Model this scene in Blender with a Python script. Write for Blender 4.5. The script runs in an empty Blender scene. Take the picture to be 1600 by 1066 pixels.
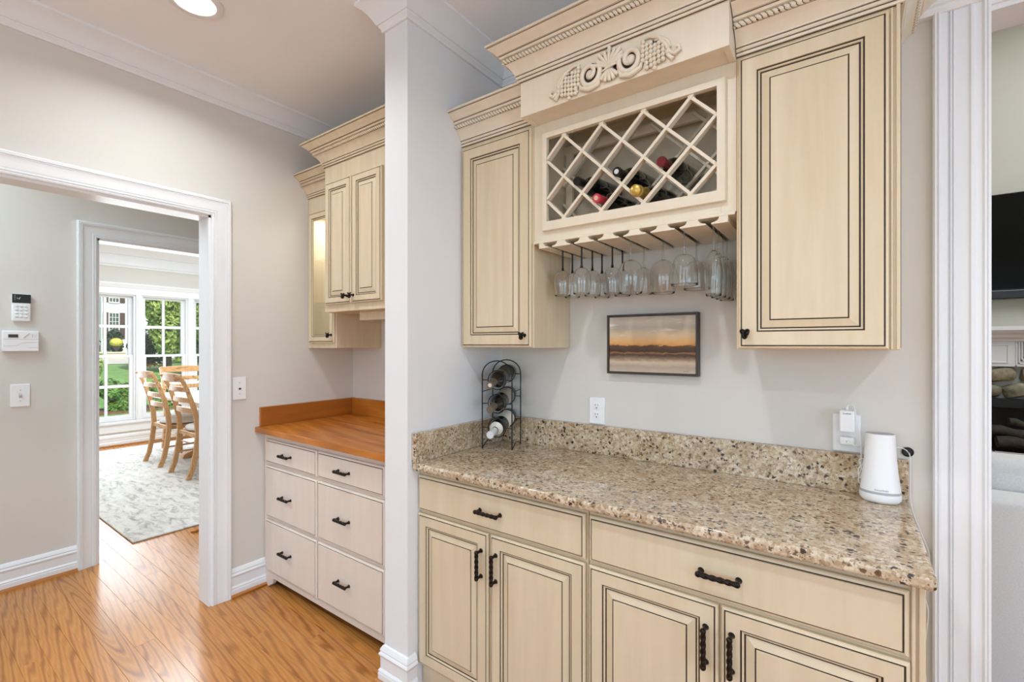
import bpy, bmesh, math, random
from mathutils import Vector, Matrix, Quaternion
R = math.radians
PI = math.pi
rnd = random.Random(7)
scene = bpy.context.scene
col = scene.collection

# ------------------------------------------------------------------ camera
cam_d = bpy.data.cameras.new('camera')
cam_d.sensor_width = 36.0
cam_d.lens = 728.0 / 1600.0 * 36.0
cam_d.shift_y = 5.0 / 1600.0
cam_d.clip_start = 0.02
cam_d.clip_end = 300
cam = bpy.data.objects.new('camera', cam_d)
col.objects.link(cam)
cam.location = (0, 0, 1.37)
cam.rotation_euler = (R(90), 0, R(36.1))
scene.camera = cam

# ------------------------------------------------------------------ world, sun, lights, exposure
world = bpy.data.worlds.new('sky')
scene.world = world
world.use_nodes = True
wn = world.node_tree
wn.nodes.clear()
sky = wn.nodes.new('ShaderNodeTexSky')
sky.sky_type = 'NISHITA'
sky.sun_disc = False
sky.sun_elevation = R(48)
sky.sun_rotation = R(65)
sky.air_density = 1.0
bg = wn.nodes.new('ShaderNodeBackground')
bg.inputs['Strength'].default_value = 0.22
wo = wn.nodes.new('ShaderNodeOutputWorld')
wn.links.new(sky.outputs[0], bg.inputs['Color'])
wn.links.new(bg.outputs[0], wo.inputs['Surface'])

def light(name, kind, loc, energy, color=(1, 1, 1), size=None, size_y=None, target=None, shape=None, spread=None):
    d = bpy.data.lights.new(name, kind)
    d.energy = energy
    d.color = color
    if kind == 'AREA':
        d.shape = shape or ('RECTANGLE' if size_y else 'SQUARE')
        d.size = size
        if size_y: d.size_y = size_y
        if spread: d.spread = spread
    o = bpy.data.objects.new(name, d)
    col.objects.link(o)
    o.location = loc
    if target is not None:
        o.rotation_euler = (Vector(target) - Vector(loc)).to_track_quat('-Z', 'Y').to_euler()
    return o

sun = light('sun', 'SUN', (10, 10, 20), 4.2, (1.0, 0.95, 0.86), target=(10 - 0.78, 10 + 0.10, 20 - 0.72))
sun.data.angle = R(0.6)
CANS = [(-2.12, 0.757), (-0.55, 0.42), (1.05, 0.42), (-2.12, -1.3), (-0.55, -1.3), (1.05, -1.3)]
for (cx, cy) in CANS:
    light('can_lamp', 'AREA', (cx, cy, 2.722), 8.6, (0.92, 0.97, 1.0), size=0.13, shape='DISK', target=(cx, cy, 0), spread=R(150))
# daylight through the rear wall and dining room windows, a lamp and added fills
light('rear_window_daylight', 'AREA', (-1.2, -3.33, 1.45), 31.0, (0.70, 0.85, 1.0), size=1.9, size_y=2.0, target=(-1.2, 0, 2.7))
light('rear_window_daylight', 'AREA', (1.5, -3.33, 1.45), 31.0, (0.70, 0.85, 1.0), size=1.9, size_y=2.0, target=(1.4, 0, 2.7))
light('right_fill', 'AREA', (2.95, -0.5, 1.45), 46.0, (0.52, 0.77, 1.0), size=2.2, size_y=2.0, target=(0, -0.3, 2.9))  # added fill to brighten the partition from the right, no known window
light('dining_daylight', 'AREA', (-7.85, 2.6, 1.3), 92.0, (0.80, 0.91, 1.0), size=3.4, size_y=1.7, target=(0, 2.2, 0.9))
light('dining_ceiling_lamp', 'AREA', (-5.9, 2.2, 2.6), 66.0, (0.82, 0.93, 1.0), size=1.2, target=(-5.9, 2.2, 0))
light('hall_fill', 'AREA', (-3.3, -0.3, 2.68), 22.0, (0.74, 0.90, 1.0), size=0.6, target=(-3.3, -0.3, 0))  # unseen fill added to brighten the hall wall
light('living_room_fill', 'AREA', (2.2, 3.9, 4.3), 105.0, (0.92, 0.97, 1.0), size=2.5, target=(2.2, 3.9, 0))  # unseen overhead fill added for the living room's brightness
scene.view_settings.view_transform = 'Standard'
scene.view_settings.look = 'None'
scene.view_settings.exposure = 0.0
scene.view_settings.gamma = 1.0
scene.view_settings.use_curve_mapping = False
scene.cycles.max_bounces = 18
scene.cycles.transmission_bounces = 16
scene.cycles.glossy_bounces = 8
scene.cycles.transparent_max_bounces = 24
scene.cycles.diffuse_bounces = 5

# ------------------------------------------------------------------ materials
def srgb(r, g, b):
    f = lambda c: (c / 255 / 12.92) if c / 255 <= 0.04045 else ((c / 255 + 0.055) / 1.055) ** 2.4
    return (f(r), f(g), f(b), 1)

class NT:
    def __init__(s, name):
        s.m = bpy.data.materials.new(name)
        s.m.use_nodes = True
        s.t = s.m.node_tree
        s.t.nodes.clear()
        s.out = s.n('ShaderNodeOutputMaterial')
    def n(s, typ, **kw):
        nd = s.t.nodes.new(typ)
        for k, v in kw.items(): setattr(nd, k, v)
        return nd
    def l(s, a, b): s.t.links.new(a, b)
    def bsdf(s, color=None, rough=0.5, metal=0.0, **inp):
        b = s.n('ShaderNodeBsdfPrincipled')
        if color is not None: b.inputs['Base Color'].default_value = color
        b.inputs['Roughness'].default_value = rough
        b.inputs['Metallic'].default_value = metal
        for k, v in inp.items(): b.inputs[k.replace('_', ' ')].default_value = v
        s.l(b.outputs[0], s.out.inputs['Surface'])
        s.b = b
        return b
    def coords(s, scale=(1, 1, 1), rand=False, kind='Object'):
        tc = s.n('ShaderNodeTexCoord')
        mp = s.n('ShaderNodeMapping')
        mp.inputs['Scale'].default_value = scale
        s.l(tc.outputs[kind], mp.inputs['Vector'])
        if rand:
            oi = s.n('ShaderNodeObjectInfo')
            mu = s.n('ShaderNodeVectorMath', operation='SCALE')
            mu.inputs[0].default_value = (17.3, 9.1, 5.7)
            s.l(oi.outputs['Random'], mu.inputs['Scale'])
            s.l(mu.outputs[0], mp.inputs['Location'])
        return mp.outputs[0]
    def noise(s, vec, scale=5, detail=3, rough=0.5, dist=0.0):
        n = s.n('ShaderNodeTexNoise')
        n.inputs['Scale'].default_value = scale
        n.inputs['Detail'].default_value = detail
        n.inputs['Roughness'].default_value = rough
        n.inputs['Distortion'].default_value = dist
        s.l(vec, n.inputs['Vector'])
        return n.outputs['Fac']
    def ramp(s, fac, stops, interp='LINEAR'):
        r = s.n('ShaderNodeValToRGB')
        cr = r.color_ramp
        cr.interpolation = interp
        while len(cr.elements) < len(stops): cr.elements.new(0.5)
        for e, (p, c) in zip(cr.elements, stops):
            e.position = p
            e.color = c
        s.l(fac, r.inputs['Fac'])
        return r.outputs['Color']
    def mix(s, fac, a, b, mode='MIX'):
        m = s.n('ShaderNodeMix', data_type='RGBA', blend_type=mode)
        for sock, v in ((m.inputs['Factor'], fac), (m.inputs['A'], a), (m.inputs['B'], b)):
            pass
        for key, v in ((0, fac), (6, a), (7, b)):
            if isinstance(v, (int, float)): m.inputs[key].default_value = v
            elif isinstance(v, tuple): m.inputs[key].default_value = v
            else: s.l(v, m.inputs[key])
        return m.outputs[2]
    def bump(s, height, strength=0.2, dist=0.01):
        b = s.n('ShaderNodeBump')
        b.inputs['Strength'].default_value = strength
        b.inputs['Distance'].default_value = dist
        s.l(height, b.inputs['Height'])
        s.l(b.outputs[0], s.b.inputs['Normal'])

def plain(name, rgb, rough=0.5, metal=0.0, noise_amt=0.04, nscale=6, **kw):
    t = NT(name)
    t.bsdf(srgb(*rgb), rough, metal, **kw)
    if noise_amt:
        v = t.coords()
        f = t.noise(v, nscale, 4)
        c = srgb(*rgb)
        lo = tuple(x * (1 - noise_amt) for x in c[:3]) + (1,)
        hi = tuple(min(1, x * (1 + noise_amt)) for x in c[:3]) + (1,)
        t.l(t.ramp(f, [(0.3, lo), (0.7, hi)]), t.b.inputs['Base Color'])
    return t.m

def painted(name, rgb, streak=0.07, rough=0.38, sc=(14, 14, 1.1)):
    t = NT(name)
    t.bsdf(srgb(*rgb), rough)
    v = t.coords(sc, rand=True)
    f = t.noise(v, 1.6, 4, 0.55, 0.3)
    c = srgb(*rgb)
    lo = (c[0] * (1 - streak), c[1] * (1 - streak * 1.35), c[2] * (1 - streak * 2.0), 1)
    hi = tuple(min(1, x * (1 + streak * 0.5)) for x in c[:3]) + (1,)
    t.l(t.ramp(f, [(0.32, lo), (0.68, hi)]), t.b.inputs['Base Color'])
    return t.m

def oak(name, base, dark, light, gloss=0.22, sx=0.42, sy=9.0, rand=True, bump=0.06, ringscale=2.6, axis='x'):
    t = NT(name)
    t.bsdf(None, gloss)
    sc = (sx, sy, sy) if axis == 'x' else (sy, sx, sy)
    v = t.coords(sc, rand=rand)
    n1 = t.noise(v, 1.1, 3, 0.5, 0.4)
    w = t.n('ShaderNodeTexWave', wave_type='RINGS', rings_direction='Z')
    w.inputs['Scale'].default_value = ringscale
    w.inputs['Distortion'].default_value = 5.5
    w.inputs['Detail'].default_value = 2.5
    w.inputs['Detail Scale'].default_value = 1.1
    t.l(v, w.inputs['Vector'])
    fine = t.noise(t.coords((sx * 8, sy * 22, sy * 22) if axis == 'x' else (sy * 22, sx * 8, sy * 22), rand=rand), 1.0, 3, 0.6)
    oi = t.n('ShaderNodeObjectInfo')
    tint = t.ramp(oi.outputs['Random'], [(0, tuple(x * 0.86 for x in srgb(*base)[:3]) + (1,)), (1, tuple(min(1, x * 1.1) for x in srgb(*base)[:3]) + (1,))]) if rand else None
    wood = t.ramp(w.outputs['Fac'], [(0.0, srgb(*dark)), (0.22, srgb(*base)), (0.7, srgb(*light)), (1, srgb(*base))])
    if tint is not None: wood = t.mix(0.45, wood, tint)
    wood = t.mix(t.ramp(n1, [(0.35, (0, 0, 0, 1)), (0.75, (0.5, 0.5, 0.5, 1))]), wood, srgb(*light))
    wood = t.mix(t.ramp(fine, [(0.55, (0, 0, 0, 1)), (0.72, (0.35, 0.35, 0.35, 1))]), wood, srgb(*dark))
    t.l(wood, t.b.inputs['Base Color'])
    if bump: t.bump(fine, bump, 0.004)
    return t.m

def thin_glass(name, tint=(0.97, 0.985, 0.98, 1), lo=0.05, hi=0.75, blend=0.35, rough=0.015):
    t = NT(name)
    tr = t.n('ShaderNodeBsdfTransparent')
    tr.inputs['Color'].default_value = tint
    gl = t.n('ShaderNodeBsdfGlossy')
    gl.inputs['Roughness'].default_value = rough
    lw = t.n('ShaderNodeLayerWeight')
    lw.inputs['Blend'].default_value = blend
    mr = t.n('ShaderNodeMapRange')
    mr.inputs['To Min'].default_value = lo
    mr.inputs['To Max'].default_value = hi
    t.l(lw.outputs['Facing'], mr.inputs['Value'])
    mx = t.n('ShaderNodeMixShader')
    t.l(mr.outputs[0], mx.inputs[0])
    t.l(tr.outputs[0], mx.inputs[1])
    t.l(gl.outputs[0], mx.inputs[2])
    t.l(mx.outputs[0], t.out.inputs['Surface'])
    return t.m

M = {}
M['wall'] = plain('wall_paint', (217, 213, 206), 0.75, noise_amt=0.01)
M['living_wall'] = plain('living_wall_paint', (196, 194, 182), 0.8, noise_amt=0.01)
M['column'] = plain('column_paint', (230, 231, 233), 0.6, noise_amt=0.01)
M['ceiling'] = plain('ceiling_paint', (244, 247, 251), 0.85, noise_amt=0.008)
M['trim'] = plain('white_trim_paint', (235, 237, 239), 0.32, noise_amt=0.01)
M['cream'] = painted('cream_glazed_paint', (219, 203, 174))
M['cream_crown'] = painted('cream_crown_paint', (230, 219, 199), 0.04)
M['cream_base'] = painted('cream_base_paint', (213, 198, 171), 0.05)
M['cream_hutch'] = painted('pale_hutch_paint', (226, 214, 203), 0.03)
M['rack_paint'] = painted('rack_paint', (228, 217, 196), 0.03)
M['inside'] = plain('cabinet_inside', (176, 168, 156), 0.5)
M['glaze'] = plain('dark_glaze', (50, 34, 20), 0.5, noise_amt=0.2, nscale=60)
M['bronze'] = plain('oil_rubbed_bronze', (38, 31, 27), 0.33, 0.75, noise_amt=0.15, nscale=90)
M['black'] = plain('black_metal', (22, 22, 22), 0.4, 0.3, noise_amt=0)
M['blackstem'] = plain('black_glass_stem', (14, 14, 15), 0.15, 0.0, noise_amt=0)
M['plate'] = plain('white_plastic', (240, 241, 242), 0.35, noise_amt=0.005)
M['greyplastic'] = plain('grey_plastic', (176, 178, 180), 0.4, noise_amt=0.01)
M['darkplastic'] = plain('dark_plastic', (32, 33, 36), 0.25, noise_amt=0)
M['slot'] = plain('socket_slot', (40, 38, 36), 0.6, noise_amt=0)
M['glass'] = thin_glass('drinking_glass', (0.985, 0.99, 0.99, 1), lo=0.014, hi=0.62, blend=0.16)
M['glass'] = plain('drinking_glass', (252, 254, 254), 0.0, noise_amt=0, Transmission_Weight=1.0, IOR=1.45)
M['stem'] = thin_glass('clear_stem_glass', (0.86, 0.87, 0.87, 1), lo=0.10, hi=0.85, blend=0.4)
M['pane'] = thin_glass('window_glass', (0.97, 0.985, 0.98, 1), 0.03, 0.35, 0.2)
M['bottle'] = plain('dark_bottle_glass', (16, 20, 16), 0.07, 0.0, noise_amt=0, Coat_Weight=0.6)
M['floor'] = oak('oak_plank', (184, 118, 54), (112, 60, 20), (206, 147, 82), 0.2, sx=0.55, sy=8.0, ringscale=2.2)
M['shoe'] = oak('oak_shoe', (176, 112, 52), (130, 76, 30), (196, 132, 70), 0.3, axis='y', rand=False)
M['counterwood'] = oak('counter_board', (176, 100, 30), (124, 62, 14), (206, 134, 56), 0.25, sx=0.5, sy=6, ringscale=0.9, bump=0.02)
M['splashwood'] = oak('splash_board', (176, 100, 30), (124, 62, 14), (206, 134, 56), 0.3, sx=0.5, sy=6, ringscale=0.9, bump=0.02, axis='y')
M['chairwood'] = oak('chair_wood', (196, 150, 100), (160, 112, 66), (214, 172, 124), 0.4, sx=3, sy=12, rand=False, bump=0.0)
M['tablewood'] = oak('table_wood', (214, 190, 160), (190, 160, 126), (228, 208, 182), 0.35, sx=0.6, sy=7, rand=False, bump=0.0)
M['seat'] = plain('seat_linen', (214, 212, 208), 0.9, noise_amt=0.03, nscale=60)
M['sofa'] = plain('sofa_weave', (222, 222, 222), 0.95, noise_amt=0.07, nscale=220)
M['screen'] = plain('tv_screen', (5, 5, 6), 0.2, noise_amt=0, Specular_IOR_Level=0.15)
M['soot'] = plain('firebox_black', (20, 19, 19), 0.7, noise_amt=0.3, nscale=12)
M['log'] = plain('ceramic_log', (58, 54, 50), 0.85, noise_amt=0.35, nscale=25)
M['mulch'] = plain('mulch', (120, 92, 72), 0.95, noise_amt=0.35, nscale=9)
M['pave'] = plain('concrete_path', (214, 206, 194), 0.9, noise_amt=0.05, nscale=3)
M['house'] = plain('house_siding', (224, 224, 222), 0.8, noise_amt=0.02)
M['shutter'] = plain('brown_shutter', (78, 60, 54), 0.6, noise_amt=0.05)
M['roof'] = plain('roof_shingle', (96, 92, 90), 0.9, noise_amt=0.15, nscale=12)
M['darkpane'] = plain('house_window_pane', (92, 100, 92), 0.1, noise_amt=0.25, nscale=2)
M['trunk'] = plain('bark', (92, 76, 60), 0.9, noise_amt=0.25, nscale=10)
M['urn'] = plain('urn_iron', (70, 66, 62), 0.6)
M['brick_cap'] = plain('planter_stone', (222, 208, 190), 0.85, noise_amt=0.05)
M['reveal'] = plain('frame_brown', (52, 42, 34), 0.4, noise_amt=0.1, nscale=40)
M['cord'] = plain('white_cord', (236, 236, 234), 0.45, noise_amt=0)
M['label_white'] = plain('paper_label', (226, 222, 210), 0.6, noise_amt=0.05, nscale=50)
M['label_grey'] = plain('grey_paper_label', (164, 158, 146), 0.6, noise_amt=0.12, nscale=60)
M['label_blue'] = plain('pale_blue_label', (190, 202, 222), 0.6, noise_amt=0.05)
M['label_dark'] = plain('dark_label', (62, 58, 50), 0.5, noise_amt=0.15, nscale=50)
M['foil_black'] = plain('black_foil', (24, 23, 24), 0.28, 0.4, noise_amt=0)
M['foil_red'] = plain('dark_red_foil', (112, 26, 34), 0.3, 0.35, noise_amt=0)
M['foil_pink'] = plain('pink_red_foil', (206, 62, 78), 0.35, 0.3, noise_amt=0)
M['foil_gold'] = plain('gold_foil', (206, 170, 88), 0.3, 0.65, noise_amt=0.1, nscale=80)
M['foil_brown'] = plain('taupe_foil', (112, 100, 88), 0.4, 0.3, noise_amt=0)
M['foil_white'] = plain('white_foil', (222, 224, 226), 0.35, 0.1, noise_amt=0)
M['cork'] = plain('foil_top', (206, 180, 146), 0.6)
M['silver'] = plain('silver_print', (214, 214, 210), 0.35, 0.3, noise_amt=0)

def emit(name, rgb, s):
    t = NT(name)
    e = t.n('ShaderNodeEmission')
    e.inputs['Color'].default_value = srgb(*rgb)
    e.inputs['Strength'].default_value = s
    t.l(e.outputs[0], t.out.inputs['Surface'])
    return t.m
M['lamp'] = emit('lamp_lens', (255, 250, 240), 3.0)

def leafmat(name, a, b, c):
    t = NT(name)
    t.bsdf(None, 0.55)
    f = t.noise(t.coords(), 3.5, 4, 0.6)
    t.l(t.ramp(f, [(0.3, srgb(*a)), (0.5, srgb(*b)), (0.72, srgb(*c))]), t.b.inputs['Base Color'])
    return t.m
M['leaf_tree'] = leafmat('tree_leaf', (96, 120, 46), (148, 168, 78), (206, 214, 128))
M['leaf_dark'] = leafmat('dark_leaf', (30, 48, 28), (48, 70, 40), (78, 98, 58))
M['leaf_hedge'] = leafmat('hedge_leaf', (50, 92, 34), (88, 136, 54), (132, 172, 82))
M['leaf_yellow'] = leafmat('yellow_green_leaf', (96, 128, 40), (150, 176, 66), (198, 206, 104))
M['mum'] = leafmat('yellow_mum', (206, 196, 50), (230, 222, 84), (240, 236, 140))
M['lawn'] = leafmat('lawn_grass', (98, 148, 62), (126, 172, 82), (162, 198, 108))

def granite():
    t = NT('granite')
    t.bsdf(None, 0.13)
    v = t.coords()
    def cells(scale, warp, seed):
        mp = t.n('ShaderNodeMapping')
        mp.inputs['Location'].default_value = (seed, seed * 0.7, seed * 1.3)
        t.l(v, mp.inputs['Vector'])
        nz = t.n('ShaderNodeTexNoise')
        nz.inputs['Scale'].default_value = scale * 1.3
        nz.inputs['Detail'].default_value = 3
        t.l(mp.outputs[0], nz.inputs['Vector'])
        sc = t.n('ShaderNodeVectorMath', operation='SCALE')
        sc.inputs['Scale'].default_value = warp
        t.l(nz.outputs['Color'], sc.inputs[0])
        ad = t.n('ShaderNodeVectorMath', operation='ADD')
        t.l(mp.outputs[0], ad.inputs[0])
        t.l(sc.outputs[0], ad.inputs[1])
        vo = t.n('ShaderNodeTexVoronoi')
        vo.inputs['Scale'].default_value = scale
        t.l(ad.outputs[0], vo.inputs['Vector'])
        sp = t.n('ShaderNodeSeparateColor')
        t.l(vo.outputs['Color'], sp.inputs[0])
        return sp.outputs[0], vo.outputs['Distance']
    big = t.noise(v, 14, 4, 0.6, 0.8)
    c1, d1 = cells(105, 0.012, 0.0)
    c2, d2 = cells(80, 0.018, 3.1)
    c3, d3 = cells(210, 0.006, 7.7)
    base = t.ramp(c1, [(0.0, srgb(150, 124, 92)), (0.18, srgb(184, 160, 128)), (0.45, srgb(206, 188, 160)), (0.7, srgb(222, 210, 188)), (1.0, srgb(232, 226, 212))], 'CONSTANT')
    fine = t.noise(v, 150, 3, 0.6)
    base = t.mix(0.35, base, t.ramp(fine, [(0.35, srgb(158, 132, 102)), (0.65, srgb(228, 218, 200))]))
    base = t.mix(t.ramp(big, [(0.40, (0.0, 0.0, 0.0, 1)), (0.66, (0.55, 0.55, 0.55, 1))]), base, srgb(158, 128, 92))
    m2 = t.mix(1.0, t.ramp(c2, [(0.69, (0, 0, 0, 1)), (0.71, (0.88, 0.88, 0.88, 1))]), t.ramp(d2, [(0.32, (1, 1, 1, 1)), (0.50, (0, 0, 0, 1))]), 'MULTIPLY')
    c = t.mix(m2, base, srgb(84, 62, 44))
    m4 = t.mix(1.0, t.ramp(c2, [(0.93, (0, 0, 0, 1)), (0.94, (0.95, 0.95, 0.95, 1))]), t.ramp(d2, [(0.40, (1, 1, 1, 1)), (0.58, (0, 0, 0, 1))]), 'MULTIPLY')
    c = t.mix(m4, c, srgb(44, 34, 26))
    m3 = t.mix(1.0, t.ramp(c3, [(0.80, (0, 0, 0, 1)), (0.82, (0.8, 0.8, 0.8, 1))]), t.ramp(d3, [(0.35, (1, 1, 1, 1)), (0.5, (0, 0, 0, 1))]), 'MULTIPLY')
    c = t.mix(m3, c, srgb(104, 80, 58))
    t.l(c, t.b.inputs['Base Color'])
    return t.m
M['granite'] = granite()

def rugmat():
    t = NT('rug_pile')
    t.bsdf(None, 0.95)
    v = t.coords((5, 14, 5))
    a = t.noise(v, 1.4, 6, 0.7, 0.8)
    b = t.noise(t.coords((1, 1.6, 1)), 1.1, 3)
    c = t.ramp(a, [(0.36, srgb(150, 146, 142)), (0.5, srgb(204, 200, 194)), (0.7, srgb(222, 218, 212))])
    c = t.mix(t.ramp(b, [(0.4, (0, 0, 0, 1)), (0.65, (0.5, 0.5, 0.5, 1))]), c, srgb(216, 212, 206))
    t.l(c, t.b.inputs['Base Color'])
    t.bump(a, 0.3, 0.004)
    return t.m
M['rug'] = rugmat()

def rockmat():
    t = NT('hearth_stone')
    t.bsdf(None, 0.5)
    v = t.coords(rand=True)
    a = t.noise(v, 7, 5, 0.65, 0.5)
    t.l(t.ramp(a, [(0.3, srgb(84, 80, 68)), (0.48, srgb(128, 124, 104)), (0.62, srgb(164, 156, 130)), (0.8, srgb(190, 188, 176))]), t.b.inputs['Base Color'])
    t.bump(a, 0.5, 0.02)
    return t.m
M['rock'] = rockmat()
M['mortar'] = plain('mortar', (176, 180, 180), 0.9)

def painting():
    # flat print: a dusk landscape, laid out in the picture's own local x (width) and z (height), both 0..1
    t = NT('landscape_print')
    t.bsdf(None, 0.6)
    tc = t.n('ShaderNodeTexCoord')
    sp = t.n('ShaderNodeSeparateXYZ')
    t.l(tc.outputs['Generated'], sp.inputs[0])
    z = sp.outputs['Z']
    mpn = t.n('ShaderNodeMapping')
    mpn.inputs['Scale'].default_value = (6, 1, 11)
    t.l(tc.outputs['Generated'], mpn.inputs['Vector'])
    n = t.noise(mpn.outputs[0], 1.2, 4, 0.6, 0.6)
    def math_(op, a, b):
        m = t.n('ShaderNodeMath', operation=op)
        for i, v in enumerate((a, b)):
            if isinstance(v, (int, float)): m.inputs[i].default_value = v
            else: t.l(v, m.inputs[i])
        return m.outputs[0]
    wob = math_('MULTIPLY', math_('SUBTRACT', n, 0.5), 0.10)
    zz = math_('ADD', z, wob)
    base = t.ramp(zz, [(0.0, srgb(196, 180, 162)), (0.10, srgb(176, 158, 140)), (0.18, srgb(206, 186, 162)), (0.25, srgb(138, 112, 88)), (0.31, srgb(74, 52, 38)), (0.345, srgb(150, 108, 70)), (0.36, srgb(62, 44, 32)),
        (0.47, srgb(96, 68, 48)), (0.485, srgb(216, 152, 82)), (0.56, srgb(224, 178, 120)), (0.68, srgb(214, 192, 160)), (0.80, srgb(186, 174, 158)), (0.90, srgb(202, 190, 174)), (1.0, srgb(178, 166, 150))])
    mp2 = t.n('ShaderNodeMapping')
    mp2.inputs['Scale'].default_value = (2.2, 1, 7)
    mp2.inputs['Rotation'].default_value = (0, R(-14), 0)
    t.l(tc.outputs['Generated'], mp2.inputs['Vector'])
    cl = t.noise(mp2.outputs[0], 1.6, 4, 0.55, 0.8)
    cm = t.mix(1.0, t.ramp(cl, [(0.56, (0, 0, 0, 1)), (0.70, (0.8, 0.8, 0.8, 1))]), t.ramp(z, [(0.55, (0, 0, 0, 1)), (0.7, (1, 1, 1, 1))]), 'MULTIPLY')
    c = t.mix(cm, base, srgb(232, 226, 216))
    t.l(c, t.b.inputs['Base Color'])
    return t.m
M['print'] = painting()

# ------------------------------------------------------------------ mesh builder
class MB:
    def __init__(s):
        s.v = []
        s.f = []
        s.m = []
        s.mats = []
    def mi(s, mat):
        if mat not in s.mats: s.mats.append(mat)
        return s.mats.index(mat)
    def add(s, verts, faces, mat):
        o = len(s.v)
        s.v += [Vector(p) for p in verts]
        k = s.mi(mat)
        for f in faces:
            s.f.append([o + i for i in f])
            s.m.append(k)
        return s
    def box(s, a, b, mat):
        x0, y0, z0 = (min(a[i], b[i]) for i in range(3))
        x1, y1, z1 = (max(a[i], b[i]) for i in range(3))
        return s.add([(x0, y0, z0), (x1, y0, z0), (x1, y1, z0), (x0, y1, z0), (x0, y0, z1), (x1, y0, z1), (x1, y1, z1), (x0, y1, z1)],
                     [(0, 3, 2, 1), (4, 5, 6, 7), (0, 1, 5, 4), (1, 2, 6, 5), (2, 3, 7, 6), (3, 0, 4, 7)], mat)
    def prism(s, poly, axis, a, b, mat):
        """extrude a polygon of 2-D points along an axis: 'x' -> (y,z), 'y' -> (x,z), 'z' -> (x,y)"""
        def P(p, t):
            return {'x': (t, p[0], p[1]), 'y': (p[0], t, p[1]), 'z': (p[0], p[1], t)}[axis]
        n = len(poly)
        vs = [P(p, a) for p in poly] + [P(p, b) for p in poly]
        fs = [tuple(range(n)), tuple(range(2 * n - 1, n - 1, -1))] + [(i, n + i, n + (i + 1) % n, (i + 1) % n) for i in range(n)]
        return s.add(vs, fs, mat)
    def tube(s, pts, r, mat, n=8, cap=True):
        pts = [Vector(p) for p in pts]
        rs = r if isinstance(r, (list, tuple)) else [r] * len(pts)
        vs, fs = [], []
        t0 = (pts[1] - pts[0]).normalized()
        ref = Vector((0, 0, 1)) if abs(t0.z) < 0.9 else Vector((1, 0, 0))
        u = t0.cross(ref).normalized()
        prev = t0
        for i, p in enumerate(pts):
            t = (pts[min(i + 1, len(pts) - 1)] - pts[max(i - 1, 0)])
            t = t.normalized() if t.length > 1e-9 else prev
            q = prev.rotation_difference(t)
            u = (q @ u).normalized()
            w = t.cross(u).normalized()
            prev = t
            for k in range(n):
                a = 2 * PI * k / n
                vs.append(p + rs[i] * (math.cos(a) * u + math.sin(a) * w))
        for i in range(len(pts) - 1):
            for k in range(n):
                fs.append((i * n + k, i * n + (k + 1) % n, (i + 1) * n + (k + 1) % n, (i + 1) * n + k))
        if cap:
            fs.append(tuple(range(n - 1, -1, -1)))
            fs.append(tuple((len(pts) - 1) * n + k for k in range(n)))
        return s.add(vs, fs, mat)
    def lathe(s, prof, mat, n=24, center=(0, 0, 0), sx=1, sy=1, cap=True, mtx=None):
        vs, fs = [], []
        c = Vector(center)
        for (r, z) in prof:
            for k in range(n):
                a = 2 * PI * k / n
                p = Vector((r * sx * math.cos(a), r * sy * math.sin(a), z))
                vs.append((mtx @ p if mtx else p) + c)
        for i in range(len(prof) - 1):
            for k in range(n):
                fs.append((i * n + k, i * n + (k + 1) % n, (i + 1) * n + (k + 1) % n, (i + 1) * n + k))
        if cap:
            if prof[0][0] > 1e-6: fs.append(tuple(range(n - 1, -1, -1)))
            if prof[-1][0] > 1e-6: fs.append(tuple((len(prof) - 1) * n + k for k in range(n)))
        return s.add(vs, fs, mat)
    def ball(s, c, r, mat, n=10, m=6, sc=(1, 1, 1)):
        vs, fs = [], []
        c = Vector(c)
        for i in range(m + 1):
            th = PI * i / m
            for k in range(n):
                a = 2 * PI * k / n
                vs.append(c + Vector((r * sc[0] * math.sin(th) * math.cos(a), r * sc[1] * math.sin(th) * math.sin(a), r * sc[2] * math.cos(th))))
        for i in range(m):
            for k in range(n):
                fs.append((i * n + k, (i + 1) * n + k, (i + 1) * n + (k + 1) % n, i * n + (k + 1) % n))
        return s.add(vs, fs, mat)
    def sweep(s, path, prof, up, side, mats, cap=True, closed=False):
        """prof: closed polygon [(a, b)], a measured sideways (side * t x up), b along up; mats: one material or one per segment"""
        path = [Vector(p) for p in path]
        up = Vector(up)
        n = len(prof)
        lat = []
        segs = []
        m_ = len(path)
        for i in range(m_ if closed else m_ - 1):
            t = (path[(i + 1) % m_] - path[i]).normalized()
            segs.append(side * t.cross(up).normalized())
        for i in range(m_):
            if closed: a, b = segs[i - 1], segs[i]
            else: a, b = segs[max(i - 1, 0)], segs[min(i, m_ - 2)]
            lat.append((a + b) / (1 + a.dot(b)))
        o = len(s.v)
        for p, l in zip(path, lat):
            for (a, b) in prof: s.v.append(p + l * a + up * b)
        mm = mats if isinstance(mats, list) else [mats] * n
        for i in range(m_ if closed else m_ - 1):
            j = (i + 1) % m_
            for k in range(n):
                k2 = (k + 1) % n
                s.f.append([o + i * n + k, o + j * n + k, o + j * n + k2, o + i * n + k2])
                s.m.append(s.mi(mm[k]))
        if cap and not closed:
            s.f.append([o + k for k in range(n)])
            s.m.append(s.mi(mm[0]))
            s.f.append([o + (m_ - 1) * n + k for k in range(n - 1, -1, -1)])
            s.m.append(s.mi(mm[0]))
        return s
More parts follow.
